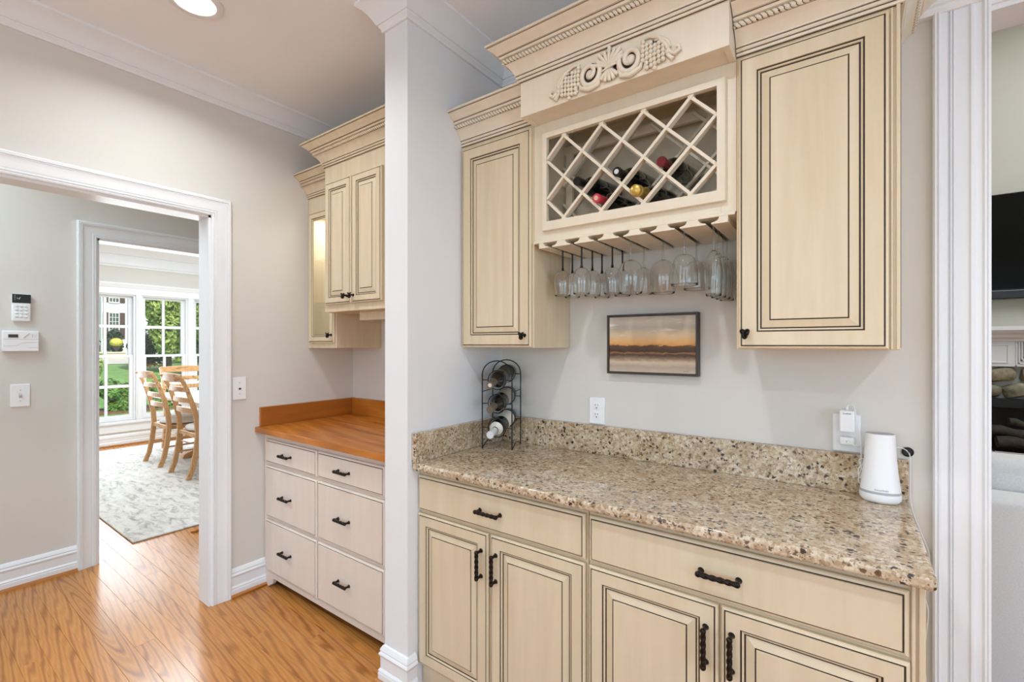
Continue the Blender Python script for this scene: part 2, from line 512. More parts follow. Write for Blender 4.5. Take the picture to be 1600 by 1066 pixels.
    def twist(s, p, q, r0, mat, pitch=0.014, lobes=2, amp=0.34, n=14, per=8, groove=None, thr=0.3):
        """twisted rope / twisted bar between two points"""
        p, q = Vector(p), Vector(q)
        L = (q - p).length
        t = (q - p).normalized()
        ref = Vector((0, 0, 1)) if abs(t.z) < 0.9 else Vector((1, 0, 0))
        u = t.cross(ref).normalized()
        w = t.cross(u)
        N = max(4, int(L / pitch * per))
        o = len(s.v)
        lob = []
        for i in range(N + 1):
            d = L * i / N
            for k in range(n):
                a = 2 * PI * k / n
                f = abs(math.sin(lobes * a / 2 - PI * d / pitch))
                lob.append(f)
                r = r0 * (1 - amp + amp * math.sqrt(f))
                s.v.append(p + t * d + r * (math.cos(a) * u + math.sin(a) * w))
        for i in range(N):
            for k in range(n):
                ids = [i * n + k, i * n + (k + 1) % n, (i + 1) * n + (k + 1) % n, (i + 1) * n + k]
                av = sum(lob[j] for j in ids) / 4
                s.f.append([o + j for j in ids])
                s.m.append(s.mi(groove if (groove and av < thr) else mat))
        s.f.append([o + k for k in range(n)])
        s.m.append(s.mi(mat))
        s.f.append([o + N * n + k for k in range(n)])
        s.m.append(s.mi(mat))
        return s
    def build(s, name, parent=None, smooth=None, bevel=None, seg=2, local=False, kind=None, label=None):
        me = bpy.data.meshes.new(name)
        vs = s.v
        if parent is not None and not local:
            r = parent
            while r.parent: r = r.parent
            inv = (Matrix.Translation(r.location) @ r.rotation_euler.to_matrix().to_4x4()).inverted()
            vs = [inv @ v for v in vs]
        me.from_pydata([tuple(v) for v in vs], [], s.f)
        for m in s.mats: me.materials.append(m)
        me.polygons.foreach_set('material_index', s.m)
        bm = bmesh.new()
        bm.from_mesh(me)
        bmesh.ops.recalc_face_normals(bm, faces=bm.faces)
        bm.to_mesh(me)
        bm.free()
        if smooth:
            me.polygons.foreach_set('use_smooth', [True] * len(me.polygons))
            me.set_sharp_from_angle(angle=R(smooth))
        me.update()
        o = bpy.data.objects.new(name, me)
        col.objects.link(o)
        if parent is not None: o.parent = parent
        if bevel:
            b = o.modifiers.new('bevel', 'BEVEL')
            b.width = bevel
            b.segments = seg
            b.limit_method = 'ANGLE'
            b.angle_limit = R(40)
        if kind: o['kind'] = kind
        if label: o['label'] = label
        return o

def thing(name, label, cat, loc=(0, 0, 0), group=None, rot=(0, 0, 0)):
    o = bpy.data.objects.new(name, None)
    o.empty_display_size = 0.05
    col.objects.link(o)
    o.location = loc
    o.rotation_euler = rot
    o['label'] = label
    o['category'] = cat
    if group: o['group'] = group
    return o
def tag(o, label, cat, group=None):
    o['label'] = label
    o['category'] = cat
    if group: o['group'] = group
    return o
def copy_thing(src, label, loc, rot=None, group=None):
    def rec(o, par):
        c = o.copy()
        col.objects.link(c)
        c.parent = par
        for ch in kids.get(o, []): rec(ch, c)
        return c
    kids = {}
    stack = [src]
    while stack:
        p = stack.pop()
        kids[p] = list(p.children)
        stack += kids[p]
    r = rec(src, None)
    r.location = loc
    if rot is not None: r.rotation_euler = rot
    r['label'] = label
    if group: r['group'] = group
    return r
def struct(name, mb, **kw):
    o = mb.build(name, **kw)
    o['kind'] = 'structure'
    return o

# ================================================================== ROOM SHELL
XA = -2.715       # face of the left wall
XP = -1.395       # face of the partition towards the bar
YB = 1.83         # back wall behind the bar
YH = 1.905        # back wall behind the hutch
XH = -3.80        # far wall of the hall
XD = -8.0         # window wall of the dining room
CZ = 2.74
HD = 2.044        # head height of the near cased opening

# floors ------------------------------------------------------------
fl = struct('floor', MB().box((-8.2, -3.6, -0.12), (3.2, 6.1, -0.016), M['floor']))
PW = 0.083
cnt = 0
y = -0.30
row = 0
pr = random.Random(3)
while y < 2.75:
    # rows further away are only seen through the openings; rows in front stop at the cabinets
    x0 = -8.0 if y > 0.55 else -3.9
    x1 = -1.45 if y < 1.32 else -2.72
    if y > 1.35: x1 = -3.9
    if y > 1.95: x1 = -6.0
    x = x0
    first = True
    while x < x1:
        L = pr.uniform(0.5, 1.9) if first else pr.uniform(1.0, 2.1)
        first = False
        e = min(x + L, x1)
        if x1 - e < 0.25: e = x1
        g = 0.00025
        h = pr.uniform(-0.0003, 0.0003)
        b = MB().box((x + g - (x + e) / 2, -PW / 2 + g, -0.016), (e - g - (x + e) / 2, PW / 2 - g, h), M['floor'])
        p = b.build('plank', bevel=0.0006, seg=1)
        p.location = ((x + e) / 2, y + PW / 2, 0)
        p.parent = fl
        cnt += 1
        x = e
    y += PW
    row += 1
far_floor = struct('floor', MB().box((-8.0, 2.75 + 0.02, -0.016), (-3.9, 5.0, 0.0), M['floor']))
main_floor = struct('floor', MB().box((-1.45, -3.4, -0.016), (3.0, 5.9, 0.0), M['floor']).box((-3.9, -3.4, -0.016), (-1.45, -0.30, 0), M['floor']).box((-8.0, -0.6, -0.016), (-3.9, 0.53, 0), M['floor']))

# ceilings ----------------------------------------------------------
cb = MB()
cb.box((-8.2, -3.6, CZ), (3.2, 1.94, CZ + 0.15), M['ceiling'])
struct('ceiling', cb)
struct('ceiling', MB().box((-8.2, 1.94, CZ), (-1.3, 5.2, CZ + 0.15), M['ceiling']))
struct('ceiling', MB().box((-1.3, 1.94, 4.5), (5.2, 6.1, 4.65), M['ceiling']))

# walls -------------------------------------------------------------
w = MB()                                          # near wall with the wide cased opening
w.box((XA - 0.10, -3.5, 0), (XA, -0.55, CZ), M['wall'])
w.box((XA - 0.10, -0.55, HD), (XA, 1.042, CZ), M['wall'])
w.box((XA - 0.10, 1.042, 0), (XA, 3.0, CZ), M['wall'])
struct('wall_left', w)
w = MB()                                          # hall wall with the dining-room doorway
w.box((XH - 0.11, -3.5, 0), (XH, 0.82, CZ), M['wall'])
w.box((XH - 0.11, 0.82, 2.03), (XH, 1.78, CZ), M['wall'])
w.box((XH - 0.11, 1.78, 0), (XH, 5.1, CZ), M['wall'])
struct('wall_hall', w)
struct('wall_hall_end', MB().box((XH, 2.9, 0), (XA - 0.1, 3.0, CZ), M['wall']))
struct('wall_hutch', MB().box((XA, YH, 0), (-1.53, YH + 0.1, CZ), M['wall']))
struct('wall_middle', MB().box((-1.53, 1.224, 0), (XP, YB + 0.11, CZ), M['column']))
w = MB()                                          # wall behind the bar with the opening to the living room
w.box((XP, YB, 0), (0.31, YB + 0.11, CZ), M['wall'])
w.box((0.31, YB, 2.302), (2.4, YB + 0.11, CZ), M['wall'])
w.box((2.4, YB, 0), (3.0, YB + 0.11, CZ), M['wall'])
w.box((-1.3, YB + 0.11, CZ - 0.02), (5.0, YB + 0.22, 4.5), M['living_wall'])
struct('wall_back', w)
w = MB()
w.box((-2.9, -3.5, 0), (3.1, -3.4, 0.4), M['wall'])
w.box((-2.9, -3.5, 2.45), (3.1, -3.4, CZ), M['wall'])
for a, b in ((-2.9, -2.15), (-0.25, 0.55), (2.45, 3.1)): w.box((a, -3.5, 0.4), (b, -3.4, 2.45), M['wall'])
struct('wall_front', w)
w = MB().box((3.0, -3.5, 0), (3.1, -1.65, CZ), M['wall']).box((3.0, 0.65, 0), (3.1, 1.94, CZ), M['wall']).box((3.0, -1.65, 0), (3.1, 0.65, 0.42), M['wall']).box((3.0, -1.65, 2.48), (3.1, 0.65, CZ), M['wall'])  # opening added to go with the right-hand fill light
struct('wall_right', w)
w = MB()                                          # dining room
WZ0, WZ1 = 0.33, 2.05
w.box((XD - 0.14, -0.6, 0), (XD, 5.1, WZ0), M['wall'])
w.box((XD - 0.14, -0.6, WZ1), (XD, 5.1, CZ), M['wall'])
w.box((XD - 0.14, -0.6, WZ0), (XD, 1.45, WZ1), M['wall'])
w.box((XD - 0.14, 3.54, WZ0), (XD, 5.1, WZ1), M['wall'])
struct('wall_dining', w)
struct('wall_dining_near', MB().box((XD, -0.7, 0), (XH - 0.11, -0.6, CZ), M['wall']))
struct('wall_dining_end', MB().box((XD, 5.0, 0), (XH - 0.11, 5.1, CZ), M['wall']))
w = MB()                                          # living room
w.box((-1.3, 5.9, 0), (5.0, 6.0, 4.5), M['living_wall'])
struct('wall_living', w)
struct('wall_living_left', MB().box((-1.4, YB + 0.11, 0), (-1.3, 6.0, 4.5), M['living_wall']))
struct('wall_living_right', MB().box((5.0, YB, 0), (5.1, 6.0, 4.5), M['living_wall']))
struct('wall_living_front', MB().box((3.0, YB, 0), (5.0, YB + 0.1, 4.5), M['living_wall']))

# crown mouldings at the ceiling -------------------------------------
CROWN = [(0, 0), (0.086, 0), (0.086, -0.012), (0.078, -0.016), (0.066, -0.024), (0.050, -0.040), (0.036, -0.060), (0.027, -0.078), (0.024, -0.081),
         (0.019, -0.081), (0.019, -0.087), (0.013, -0.094), (0.010, -0.099), (0.010, -0.108), (0, -0.108)]
def crown(name, path, side):
    return struct(name, MB().sweep(path, CROWN, (0, 0, 1), side, M['trim']), smooth=28)
crown('trim_1', [(XA, -3.4, CZ), (XA, YH, CZ)], 1)
crown('trim_2', [(-1.53, YH, CZ), (-1.53, 1.224, CZ), (XP, 1.224, CZ), (XP, YB, CZ)], 1)
crown('trim_3', [(XA, YH, CZ), (-1.53, YH, CZ)], 1)
crown('trim_4', [(XP, YB, CZ), (0.02, YB, CZ)], 1)
TALL = [(0, 0), (0.16, 0), (0.16, -0.02), (0.13, -0.04), (0.07, -0.11), (0.05, -0.15), (0.045, -0.16), (0.03, -0.165), (0.03, -0.29), (0.018, -0.30), (0.012, -0.325), (0, -0.325)]
struct('trim_5', MB().sweep([(XD, -0.6, CZ), (XD, 5.0, CZ)], TALL, (0, 0, 1), 1, M['trim']), smooth=28)

# casings -------------------------------------------------------------
CAS = [(0, 0), (0, 0.014), (0.006, 0.017), (0.010, 0.017), (0.011, 0.013), (0.014, 0.013), (0.015, 0.017), (0.021, 0.017), (0.022, 0.013), (0.025, 0.013), (0.027, 0.015),
       (0.050, 0.018), (0.066, 0.021), (0.072, 0.025), (0.075, 0.021), (0.078, 0.025), (0.088, 0.026), (0.093, 0.022), (0.093, 0)]
def casing(name, plane, n, y0, y1, head):
    p = [(plane, y0, 0), (plane, y0, head), (plane, y1, head), (plane, y1, 0)]
    return struct(name, MB().sweep(p, CAS, n, -1 if n[0] > 0 else 1, M['trim']), smooth=25)
casing('trim_6', XA, (1, 0, 0), -0.55, 1.042, HD)
casing('trim_7', XH, (1, 0, 0), 0.82, 1.78, 2.03)
j = MB()                                          # linings of the two openings
j.box((XA - 0.115, 1.030, 0), (XA + 0.004, 1.044, HD), M['trim'])
j.box((XA - 0.115, -0.552, 0), (XA + 0.004, -0.538, HD), M['trim'])
j.box((XA - 0.115, -0.55, HD - 0.012), (XA + 0.004, 1.042, HD + 0.002), M['trim'])
struct('trim_8', j)
j = MB()
j.box((XH - 0.115, 0.818, 0), (XH + 0.004, 0.832, 2.03), M['trim'])
j.box((XH - 0.115, 1.768, 0), (XH + 0.004, 1.782, 2.03), M['trim'])
j.box((XH - 0.115, 0.82, 2.018), (XH + 0.004, 1.78, 2.032), M['trim'])
struct('trim_9', j)
# wide casing and cap beside the living-room opening
c = [(0.190, YB), (0.190, YB - 0.022), (0.194, YB - 0.027), (0.199, YB - 0.024), (0.202, YB - 0.028), (0.206, YB - 0.022), (0.208, YB - 0.018), (0.222, YB - 0.018),
     (0.224, YB - 0.010), (0.226, YB - 0.010), (0.228, YB - 0.017), (0.231, YB - 0.017), (0.232, YB - 0.012), (0.235, YB - 0.017), (0.237, YB - 0.014), (0.266, YB - 0.014),
     (0.270, YB - 0.020), (0.276, YB - 0.020), (0.280, YB - 0.016), (0.293, YB - 0.016), (0.297, YB - 0.022), (0.302, YB - 0.020), (0.304, YB - 0.023), (0.310, YB - 0.021), (0.312, YB), (0.312, YB + 0.112), (0.300, YB + 0.112), (0.300, YB)]
struct('trim_10', MB().prism(c, 'z', 0, 2.325, M['trim']), smooth=20)
struct('trim_11', MB().box((0.298, YB - 0.012, 2.290), (2.4, YB + 0.114, 2.304), M['trim']).box((0.31, YB - 0.02, 2.304), (2.5, YB, 2.33), M['trim']))
CAP = [(0, 0), (0.024, 0), (0.030, 0.010), (0.030, 0.018), (0.036, 0.022), (0.036, 0.03), (0.045, 0.045), (0.06, 0.07), (0.08, 0.09), (0.085, 0.095), (0.085, 0.11), (0, 0.11)]
struct('trim_12', MB().sweep([(0.02, YB, 2.322), (2.6, YB, 2.322)], CAP, (0, 0, 1), 1, M['trim']), smooth=25)

# baseboards ------------------------------------------------------------
BASE = [(0, 0), (0.020, 0), (0.020, 0.040), (0.017, 0.046), (0.020, 0.050), (0.017, 0.056), (0.013, 0.060), (0.013, 0.104), (0.017, 0.110), (0.019, 0.117), (0.016, 0.123), (0.012, 0.126), (0.015, 0.132), (0.012, 0.140), (0.006, 0.150), (0, 0.152)]
SHOE = [(0, 0), (0.034, 0), (0.034, 0.006), (0.031, 0.014), (0.026, 0.018), (0, 0.018)]
def baseboard(name, path, side, shoe=True):
    o = struct(name, MB().sweep(path, BASE, (0, 0, 1), side, M['trim']), smooth=25)
    if shoe: MB().sweep([Vector(p) for p in path], SHOE, (0, 0, 1), side, M['shoe']).build('shoe_moulding', o, smooth=30)
    return o
baseboard('baseboard_hall', [(XH, -3.4, 0), (XH, 0.727, 0)], 1)
baseboard('baseboard_left', [(XA, 1.135, 0), (XA, 1.330, 0)], 1)
baseboard('baseboard_middle', [(-1.53, 1.31, 0), (-1.53, 1.224, 0), (XP, 1.224, 0), (XP, 1.262, 0)], 1)
baseboard('baseboard_dining', [(XD, -0.6, 0), (XD, 5.0, 0)], 1)

# recessed lights -----------------------------------------------------------
can0 = thing('recessed_light', 'round white recessed ceiling light at the top of the frame', 'light', (CANS[0][0], CANS[0][1], CZ))
MB().lathe([(0.072, -0.001), (0.098, -0.001), (0.098, -0.006), (0.090, -0.010), (0.074, -0.008), (0.072, -0.001)], M['trim'], 40, cap=False).build('trim_ring', can0, smooth=40, local=True)
MB().lathe([(0.0, -0.003), (0.073, -0.003), (0.073, -0.0005), (0, -0.0005)], M['lamp'], 32, cap=False).build('lens', can0, local=True)
for i, (x, y_) in enumerate(CANS[1:]):
    copy_thing(can0, ['recessed ceiling light above the bar counter', 'recessed ceiling light in front of the living room opening', 'recessed ceiling light behind the camera near the left wall',
                      'recessed ceiling light behind the camera in the middle', 'recessed ceiling light behind the camera on the right'][i], (x, y_, CZ))

# ================================================================== CABINET PARTS
def ring_panel(mb, x0, x1, z0, z1, rings):
    """concentric rectangles facing -Y. rings: [(inset, y, material of the strip that follows)]"""
    o = len(mb.v)
    for (i, yy, _) in rings:
        mb.v += [Vector((x0 + i, yy, z0 + i)), Vector((x1 - i, yy, z0 + i)), Vector((x1 - i, yy, z1 - i)), Vector((x0 + i, yy, z1 - i))]
    for r in range(len(rings) - 1):
        for k in range(4):
            mb.f.append([o + r * 4 + k, o + r * 4 + (k + 1) % 4, o + (r + 1) * 4 + (k + 1) % 4, o + (r + 1) * 4 + k])
            mb.m.append(mb.mi(rings[r][2]))
    return o
def close(mb, o, ring, mat):
    mb.f.append([o + ring * 4 + k for k in range(4)])
    mb.m.append(mb.mi(mat))

def raised_door(parent, x0, x1, z0, z1, yf, mat, fw=0.046, th=0.019, glass=False, label=None):
    G = M['glaze']
    d = MB()
    rings = [(0.0, yf + th, mat), (0.0, yf + 0.007, mat), (0.002, yf + 0.0035, mat), (0.0065, yf + 0.0015, mat), (0.0072, yf + 0.0032, G), (0.0104, yf + 0.0032, mat), (0.0110, yf, mat),
             (fw, yf, mat), (fw + 0.0003, yf + 0.0035, G), (fw + 0.0040, yf + 0.0040, mat), (fw + 0.0048, yf + 0.0025, mat), (fw + 0.0082, yf + 0.0045, mat), (fw + 0.0088, yf + 0.0075, G), (fw + 0.0128, yf + 0.0080, mat)]
    if glass:
        rings[-1:] = [(fw + 0.0115, yf + 0.0080, mat), (fw + 0.0115, yf + th, mat), (0.0, yf + th, mat)]
        ring_panel(d, x0, x1, z0, z1, rings)
        o = d.build('door', parent, smooth=18, label=label)
        MB().box((x0 + fw + 0.009, yf + 0.010, z0 + fw + 0.009), (x1 - fw - 0.009, yf + 0.013, z1 - fw - 0.009), M['pane']).build('glass_pane', o)
        return o
    rings2 = rings + [(fw + 0.0128, yf + th, mat), (0.0, yf + th, mat)]
    ring_panel(d, x0, x1, z0, z1, rings2)
    o = d.build('door', parent, smooth=18, label=label)
    p = MB()
    a = fw + 0.0128
    pr_ = [(a, yf + th - 0.001, mat), (a, yf + 0.0078, mat), (a + 0.020, yf + 0.0022, mat), (a + 0.0203, yf + 0.0030, G), (a + 0.0234, yf + 0.0028, mat), (a + 0.0240, yf + 0.0004, mat)]
    q = ring_panel(p, x0, x1, z0, z1, pr_)
    close(p, q, len(pr_) - 1, mat)
    close(p, q, 0, mat)
    p.build('panel', o, smooth=10)
    return o

def drawer_front(parent, x0, x1, z0, z1, yf, mat, th=0.019, gi=0.0095):
    G = M['glaze']
    d = MB()
    r = [(0.0, yf + th, mat), (0.0, yf + 0.008, mat), (0.0025, yf + 0.0045, mat), (gi - 0.002, yf + 0.002, mat), (gi - 0.0014, yf + 0.0035, G), (gi + 0.0016, yf + 0.0033, mat), (gi + 0.0022, yf, mat)]
    o = ring_panel(d, x0, x1, z0, z1, r)
    close(d, o, len(r) - 1, mat)
    close(d, o, 0, mat)
    return d.build('drawer', parent, smooth=18)

def pull(parent, cx, cz, yf, L=0.090, vertical=False, r=0.0076, out=0.026):
    """twisted bar pull standing on two posts"""
    ax = Vector((0, 0, 1)) if vertical else Vector((1, 0, 0))
    c = Vector((cx, yf - out, cz))
    p, q = c - ax * L / 2, c + ax * L / 2
    m = MB()
    m.twist(p, q, r, M['bronze'], pitch=0.0185, lobes=2, amp=0.52, n=12, per=7)
    for e, sgn in ((p, -1), (q, 1)):
        m.ball(e + ax * sgn * 0.001, 0.0078, M['bronze'], 10, 6)
        m.ball(e - ax * sgn * 0.009, 0.0066, M['bronze'], 8, 5)
        m.tube([e, e + Vector((0, out * 0.55, 0)), e + Vector((0, out - 0.003, 0)), e + Vector((0, out, 0))], [0.0058, 0.0048, 0.0062, 0.0085], M['bronze'], 10)
    return m.build('handle', parent, smooth=50)

def knob(parent, cx, cz, yf):
    m = MB()
    c = Vector((cx, yf - 0.026, cz))
    pts = []
    for i in range(37):
        t = 2 * PI * i / 36
        pts.append(c + Vector((0.0046 * (math.sin(t) + 1.5 * math.sin(2 * t)), 0.0044 * -math.sin(3 * t), 0.0054 * (math.cos(t) - 1.7 * math.cos(2 * t)))))
    m.tube(pts, 0.0036, M['bronze'], 8, cap=False)
    m.ball(c + Vector((0, 0.003, -0.004)), 0.0072, M['bronze'], 10, 6)
    m.tube([c + Vector((0, 0.004, 0)), c + Vector((0, 0.02, 0)), c + Vector((0, 0.026, 0))], [0.0045, 0.0042, 0.008], M['bronze'], 10)
    return m.build('knob', parent, smooth=50)

# crown of the cabinets: (out, up) with the material of the segment that starts at each point
def cab_profile(mat):
    G = M['glaze']
    P = [(0, 0, mat), (0.004, 0, G), (0.004, 0.003, mat), (0.009, 0.003, mat), (0.009, 0.011, G), (0.0075, 0.0115, G), (0.0075, 0.014, mat), (0.011, 0.0145, mat), (0.014, 0.019, mat), (0.014, 0.0225, G), (0.0125, 0.023, G), (0.0125, 0.0255, mat),
         (0.016, 0.026, mat), (0.016, 0.030, mat), (0.021, 0.039, mat), (0.029, 0.051, mat), (0.037, 0.060, mat), (0.044, 0.0645, G), (0.042, 0.066, mat), (0.042, 0.083, mat), (0.056, 0.0845, mat), (0.060, 0.091, G), (0.0585, 0.092, G), (0.0585, 0.0945, mat),
         (0.064, 0.096, mat), (0.070, 0.102, mat), (0.080, 0.110, mat), (0.089, 0.116, mat), (0.092, 0.1185, G), (0.090, 0.119, G), (0.090, 0.1215, mat), (0.097, 0.122, mat), (0.097, 0.130, mat), (0, 0.130, mat)]
    return [(a, b) for a, b, _ in P], [m for _, _, m in P]
def cabinet_crown(parent, path, side, mat):
    prof, mats = cab_profile(mat)
    o = MB().sweep(path, prof, (0, 0, 1), side, mats).build('crown_moulding', parent, smooth=24)
    pth = [Vector(p) for p in path]
    lats = [side * (pth[i + 1] - pth[i]).normalized().cross(Vector((0, 0, 1))) for i in range(len(pth) - 1)]
    off = 0.0455
    pts = []
    for i, p in enumerate(pth):
        a, b = lats[max(i - 1, 0)], lats[min(i, len(lats) - 1)]
        pts.append(p + (a + b) / (1 + a.dot(b)) * off + Vector((0, 0, 0.0745)))
    for i in range(len(pts) - 1):
        MB().twist(pts[i], pts[i + 1], 0.0092, mat, pitch=0.0142, lobes=2, amp=0.30, n=14, per=6, groove=M['glaze'], thr=0.36).build('rope_moulding', o, smooth=60)
    return o

# ================================================================== BAR: base cabinets and granite
YF = 1.270
def bar_base(label, x0, x1, seam, door_x, dr, handles_at):
    t = thing('base_cabinet', label, 'cabinet', ((x0 + x1) / 2, 1.55, 0), 'cream base cabinets of the bar')
    m = M['cream_base']
    MB().box((x0 + 0.001, YF + 0.019, 0.10), (x1 - 0.001, YB - 0.004, 0.873), m).build('carcass', t, bevel=0.0015)
    MB().box((x0 + 0.002, YF + 0.030, 0.0), (x1 - 0.002, YB - 0.004, 0.0995), m).build('plinth', t)
    d = drawer_front(t, dr[0], dr[1], 0.714, 0.853, YF, m)
    pull(d, (dr[0] + dr[1]) / 2 + 0.0, 0.781, YF)
    for (a, b), hx in zip(door_x, handles_at):
        o = raised_door(t, a, b, 0.108, 0.703, YF, m, fw=0.044)
        pull(o, hx, 0.593, YF, vertical=True)
    return t
bar_base('left cream bar base cabinet with one drawer, beside the white partition post', XP + 0.002, -0.649, 0, [(-1.389, -1.033), (-1.024, -0.655)], (-1.389, -0.655), (-1.062, -0.996))
rb = bar_base('right cream bar base cabinet with one drawer, under the counter end', -0.648, 0.124, 0, [(-0.642, -0.276), (-0.269, 0.099)], (-0.642, 0.097), (-0.306, -0.244))
MB().box((0.101, YF + 0.012, 0.10), (0.108, YF + 0.0195, 0.872), M['cream_base']).box((0.113, YF + 0.012, 0.10), (0.124, YF + 0.0195, 0.872), M['cream_base']).build('end_stile', rb, bevel=0.002)

gt = thing('granite_countertop', 'polished beige and brown speckled granite bar countertop with upstand', 'countertop', (-0.63, 1.54, 0.875))
MB().box((XP + 0.001, 1.243, 0.8745), (0.138, YB - 0.001, 0.905), M['granite']).build('slab', gt, bevel=0.009, seg=4, smooth=40)
MB().box((XP + 0.024, YB - 0.026, 0.9052), (0.136, YB - 0.001, 1.025), M['granite']).build('backsplash', gt, bevel=0.002)
MB().box((XP + 0.001, 1.244, 0.9052), (XP + 0.0235, YB - 0.001, 1.021), M['granite']).build('side_splash', gt, bevel=0.002)

# ================================================================== BAR: wall cabinets
Y0 = 1.540          # face frames
def side_boxes(mb, x0, x1, z0, z1, mat, ins):
    mb.box((x0, Y0, z0), (x1, YB - 0.001, z1), mat)

wl = thing('wall_cabinet', 'left cream wall cabinet with a narrow raised panel door, beside the white partition', 'cabinet', (-1.2, 1.68, 1.355))
b = MB().box((XP + 0.001, Y0, 1.355), (-1.0145, YB - 0.001, 2.30), M['cream'])
b.build('carcass', wl, bevel=0.0015)
dl = raised_door(wl, -1.383, -1.020, 1.358, 2.222, 1.520, M['cream'], fw=0.050)
knob(dl, -1.047, 1.405, 1.520)
cabinet_crown(wl, [(XP + 0.001, Y0, 2.238), (-1.0125, Y0, 2.238)], 1, M['cream_crown'])

wr = thing('wall_cabinet', 'right cream wall cabinet with a wide raised panel door, above the white router', 'cabinet', (-0.09, 1.68, 1.355))
MB().box((-0.2815, Y0, 1.355), (0.100, YB - 0.001, 2.30), M['cream']).build('carcass', wr, bevel=0.0015)
dr_ = raised_door(wr, -0.274, 0.077, 1.357, 2.222, 1.520, M['cream'], fw=0.049)
knob(dr_, -0.252, 1.402, 1.520)
MB().box((0.0805, Y0 - 0.004, 1.356), (0.0855, Y0 - 0.0002, 2.236), M['cream']).box((0.0915, Y0 - 0.007, 1.356), (0.1000, Y0 - 0.0002, 2.236), M['cream']).box((0.0975, Y0 - 0.0002, 1.36), (0.1015, Y0 + 0.012, 2.236), M['glaze']).build('corner_stile', wr, bevel=0.0015)
cabinet_crown(wr, [(-0.2805, Y0, 2.232), (0.100, Y0, 2.232), (0.100, YB - 0.001, 2.232)], 1, M['cream_crown'])

# wine cabinet between them -------------------------------------------------
wc = thing('wine_rack_cabinet', 'cream wine cabinet with diamond lattice front, carved valance and hanging glass rack', 'cabinet', (-0.648, 1.68, 1.742))
X0, X1 = -1.0135, -0.2820
c = MB()
m = M['rack_paint']
c.box((X0, Y0, 1.7725), (-0.957, Y0 + 0.02, 2.30), m)
c.box((-0.325, Y0, 1.7725), (X1, Y0 + 0.02, 2.30), m)
c.box((-0.957, Y0, 2.170), (-0.325, Y0 + 0.02, 2.30), m)
c.box((-0.957, Y0, 1.7725), (-0.325, Y0 + 0.02, 1.835), m)
c.build('face_frame', wc, bevel=0.001)
c = MB()
im = M['rack_paint']
c.box((X0, Y0 + 0.02, 1.7725), (X0 + 0.018, YB - 0.001, 2.30), im)
c.box((X1 - 0.018, Y0 + 0.02, 1.7725), (X1, YB - 0.001, 2.30), im)
c.box((X0 + 0.018, Y0 + 0.02, 1.7725), (X1 - 0.018, YB - 0.001, 1.790), im)
c.box((X0 + 0.018, Y0 + 0.02, 2.285), (X1 - 0.018, YB - 0.001, 2.30), im)
c.box((X0 + 0.018, YB - 0.014, 1.790), (X1 - 0.018, YB - 0.001, 2.285), im)
c.build('carcass', wc)
# frame around the lattice
f = MB()
LX0, LX1, LZ0, LZ1 = -0.947, -0.334, 1.841, 2.162
FY = 1.522
rings = [(0.0, Y0, m), (0.0, FY + 0.006, m), (0.002, FY + 0.001, m), (0.006, FY, m)]
ox0, ox1, oz0, oz1 = -0.968, -0.309, 1.806, 2.184
o_ = ring_panel(f, ox0, ox1, oz0, oz1, rings)
n_ = len(f.v)
inner = [(LX0, LZ0), (LX1, LZ0), (LX1, LZ1), (LX0, LZ1)]
f.v += [Vector((x, FY, z)) for x, z in inner] + [Vector((x, Y0, z)) for x, z in inner]
k0 = o_ + (len(rings) - 1) * 4
for k in range(4):
    f.f.append([k0 + k, k0 + (k + 1) % 4, n_ + (k + 1) % 4, n_ + k]); f.m.append(0)
    f.f.append([n_ + k, n_ + (k + 1) % 4, n_ + 4 + (k + 1) % 4, n_ + 4 + k]); f.m.append(0)
    f.f.append([n_ + 4 + k, n_ + 4 + (k + 1) % 4, o_ + (k + 1) % 4, o_ + k]); f.m.append(0)
f.build('lattice_frame', wc, smooth=25)
# lattice slats, one object each
GX, GZ, GS = -0.951, 1.8475, 0.0768
def slat_line(c, sign, y0, y1, x0, x1, z0, z1, parent):
    """slat along x-z = const (sign +) or x+z = const (sign -) in lattice units"""
    def z_of(x):
        k = (x - GX) / GS
        return GZ + GS * ((k - c) if sign > 0 else (c - k))
    pts = []
    xs = [x0, x1]
    for z in (z0, z1):
        mm = (z - GZ) / GS
        xs.append(GX + GS * ((mm + c) if sign > 0 else (c - mm)))
    xs = sorted(x for x in xs if x0 - 1e-6 <= x <= x1 + 1e-6 and z0 - 1e-4 <= z_of(x) <= z1 + 1e-4)
    if len(xs) < 2 or xs[-1] - xs[0] < 0.012: return
    p, q = Vector((xs[0], 0, z_of(xs[0]))), Vector((xs[-1], 0, z_of(xs[-1])))
    d = (q - p).normalized()
    nrm = Vector((-d.z, 0, d.x)) * 0.0052
    quad = [p + nrm, q + nrm, q - nrm, p - nrm]
    MB().prism([(v.x, v.z) for v in quad], 'y', y0, y1, M['rack_paint']).build('lattice_slat', parent, bevel=0.0008, seg=1)
for c_ in range(-3, 9, 2): slat_line(c_, 1, 1.5265, 1.552, LX0, LX1, LZ0, LZ1, wc)
for c_ in range(1, 13, 2): slat_line(c_, -1, 1.5280, 1.5505, LX0, LX1, LZ0, LZ1, wc)
for c_ in range(-3, 9, 2): slat_line(c_, 1, 1.722, 1.740, -0.99, -0.305, 1.80, 2.20, wc)
for c_ in range(1, 13, 2): slat_line(c_, -1, 1.7235, 1.7385, -0.99, -0.305, 1.80, 2.20, wc)
MB().box((-0.995, 1.741, 2.175), (-0.30, 1.757, 2.21), M['rack_paint']).box((-0.985, 1.741, 1.791), (-0.955, 1.757, 2.175), M['rack_paint']).box((-0.33, 1.741, 1.791), (-0.30, 1.757, 2.175), M['rack_paint']).build('rear_frame', wc)
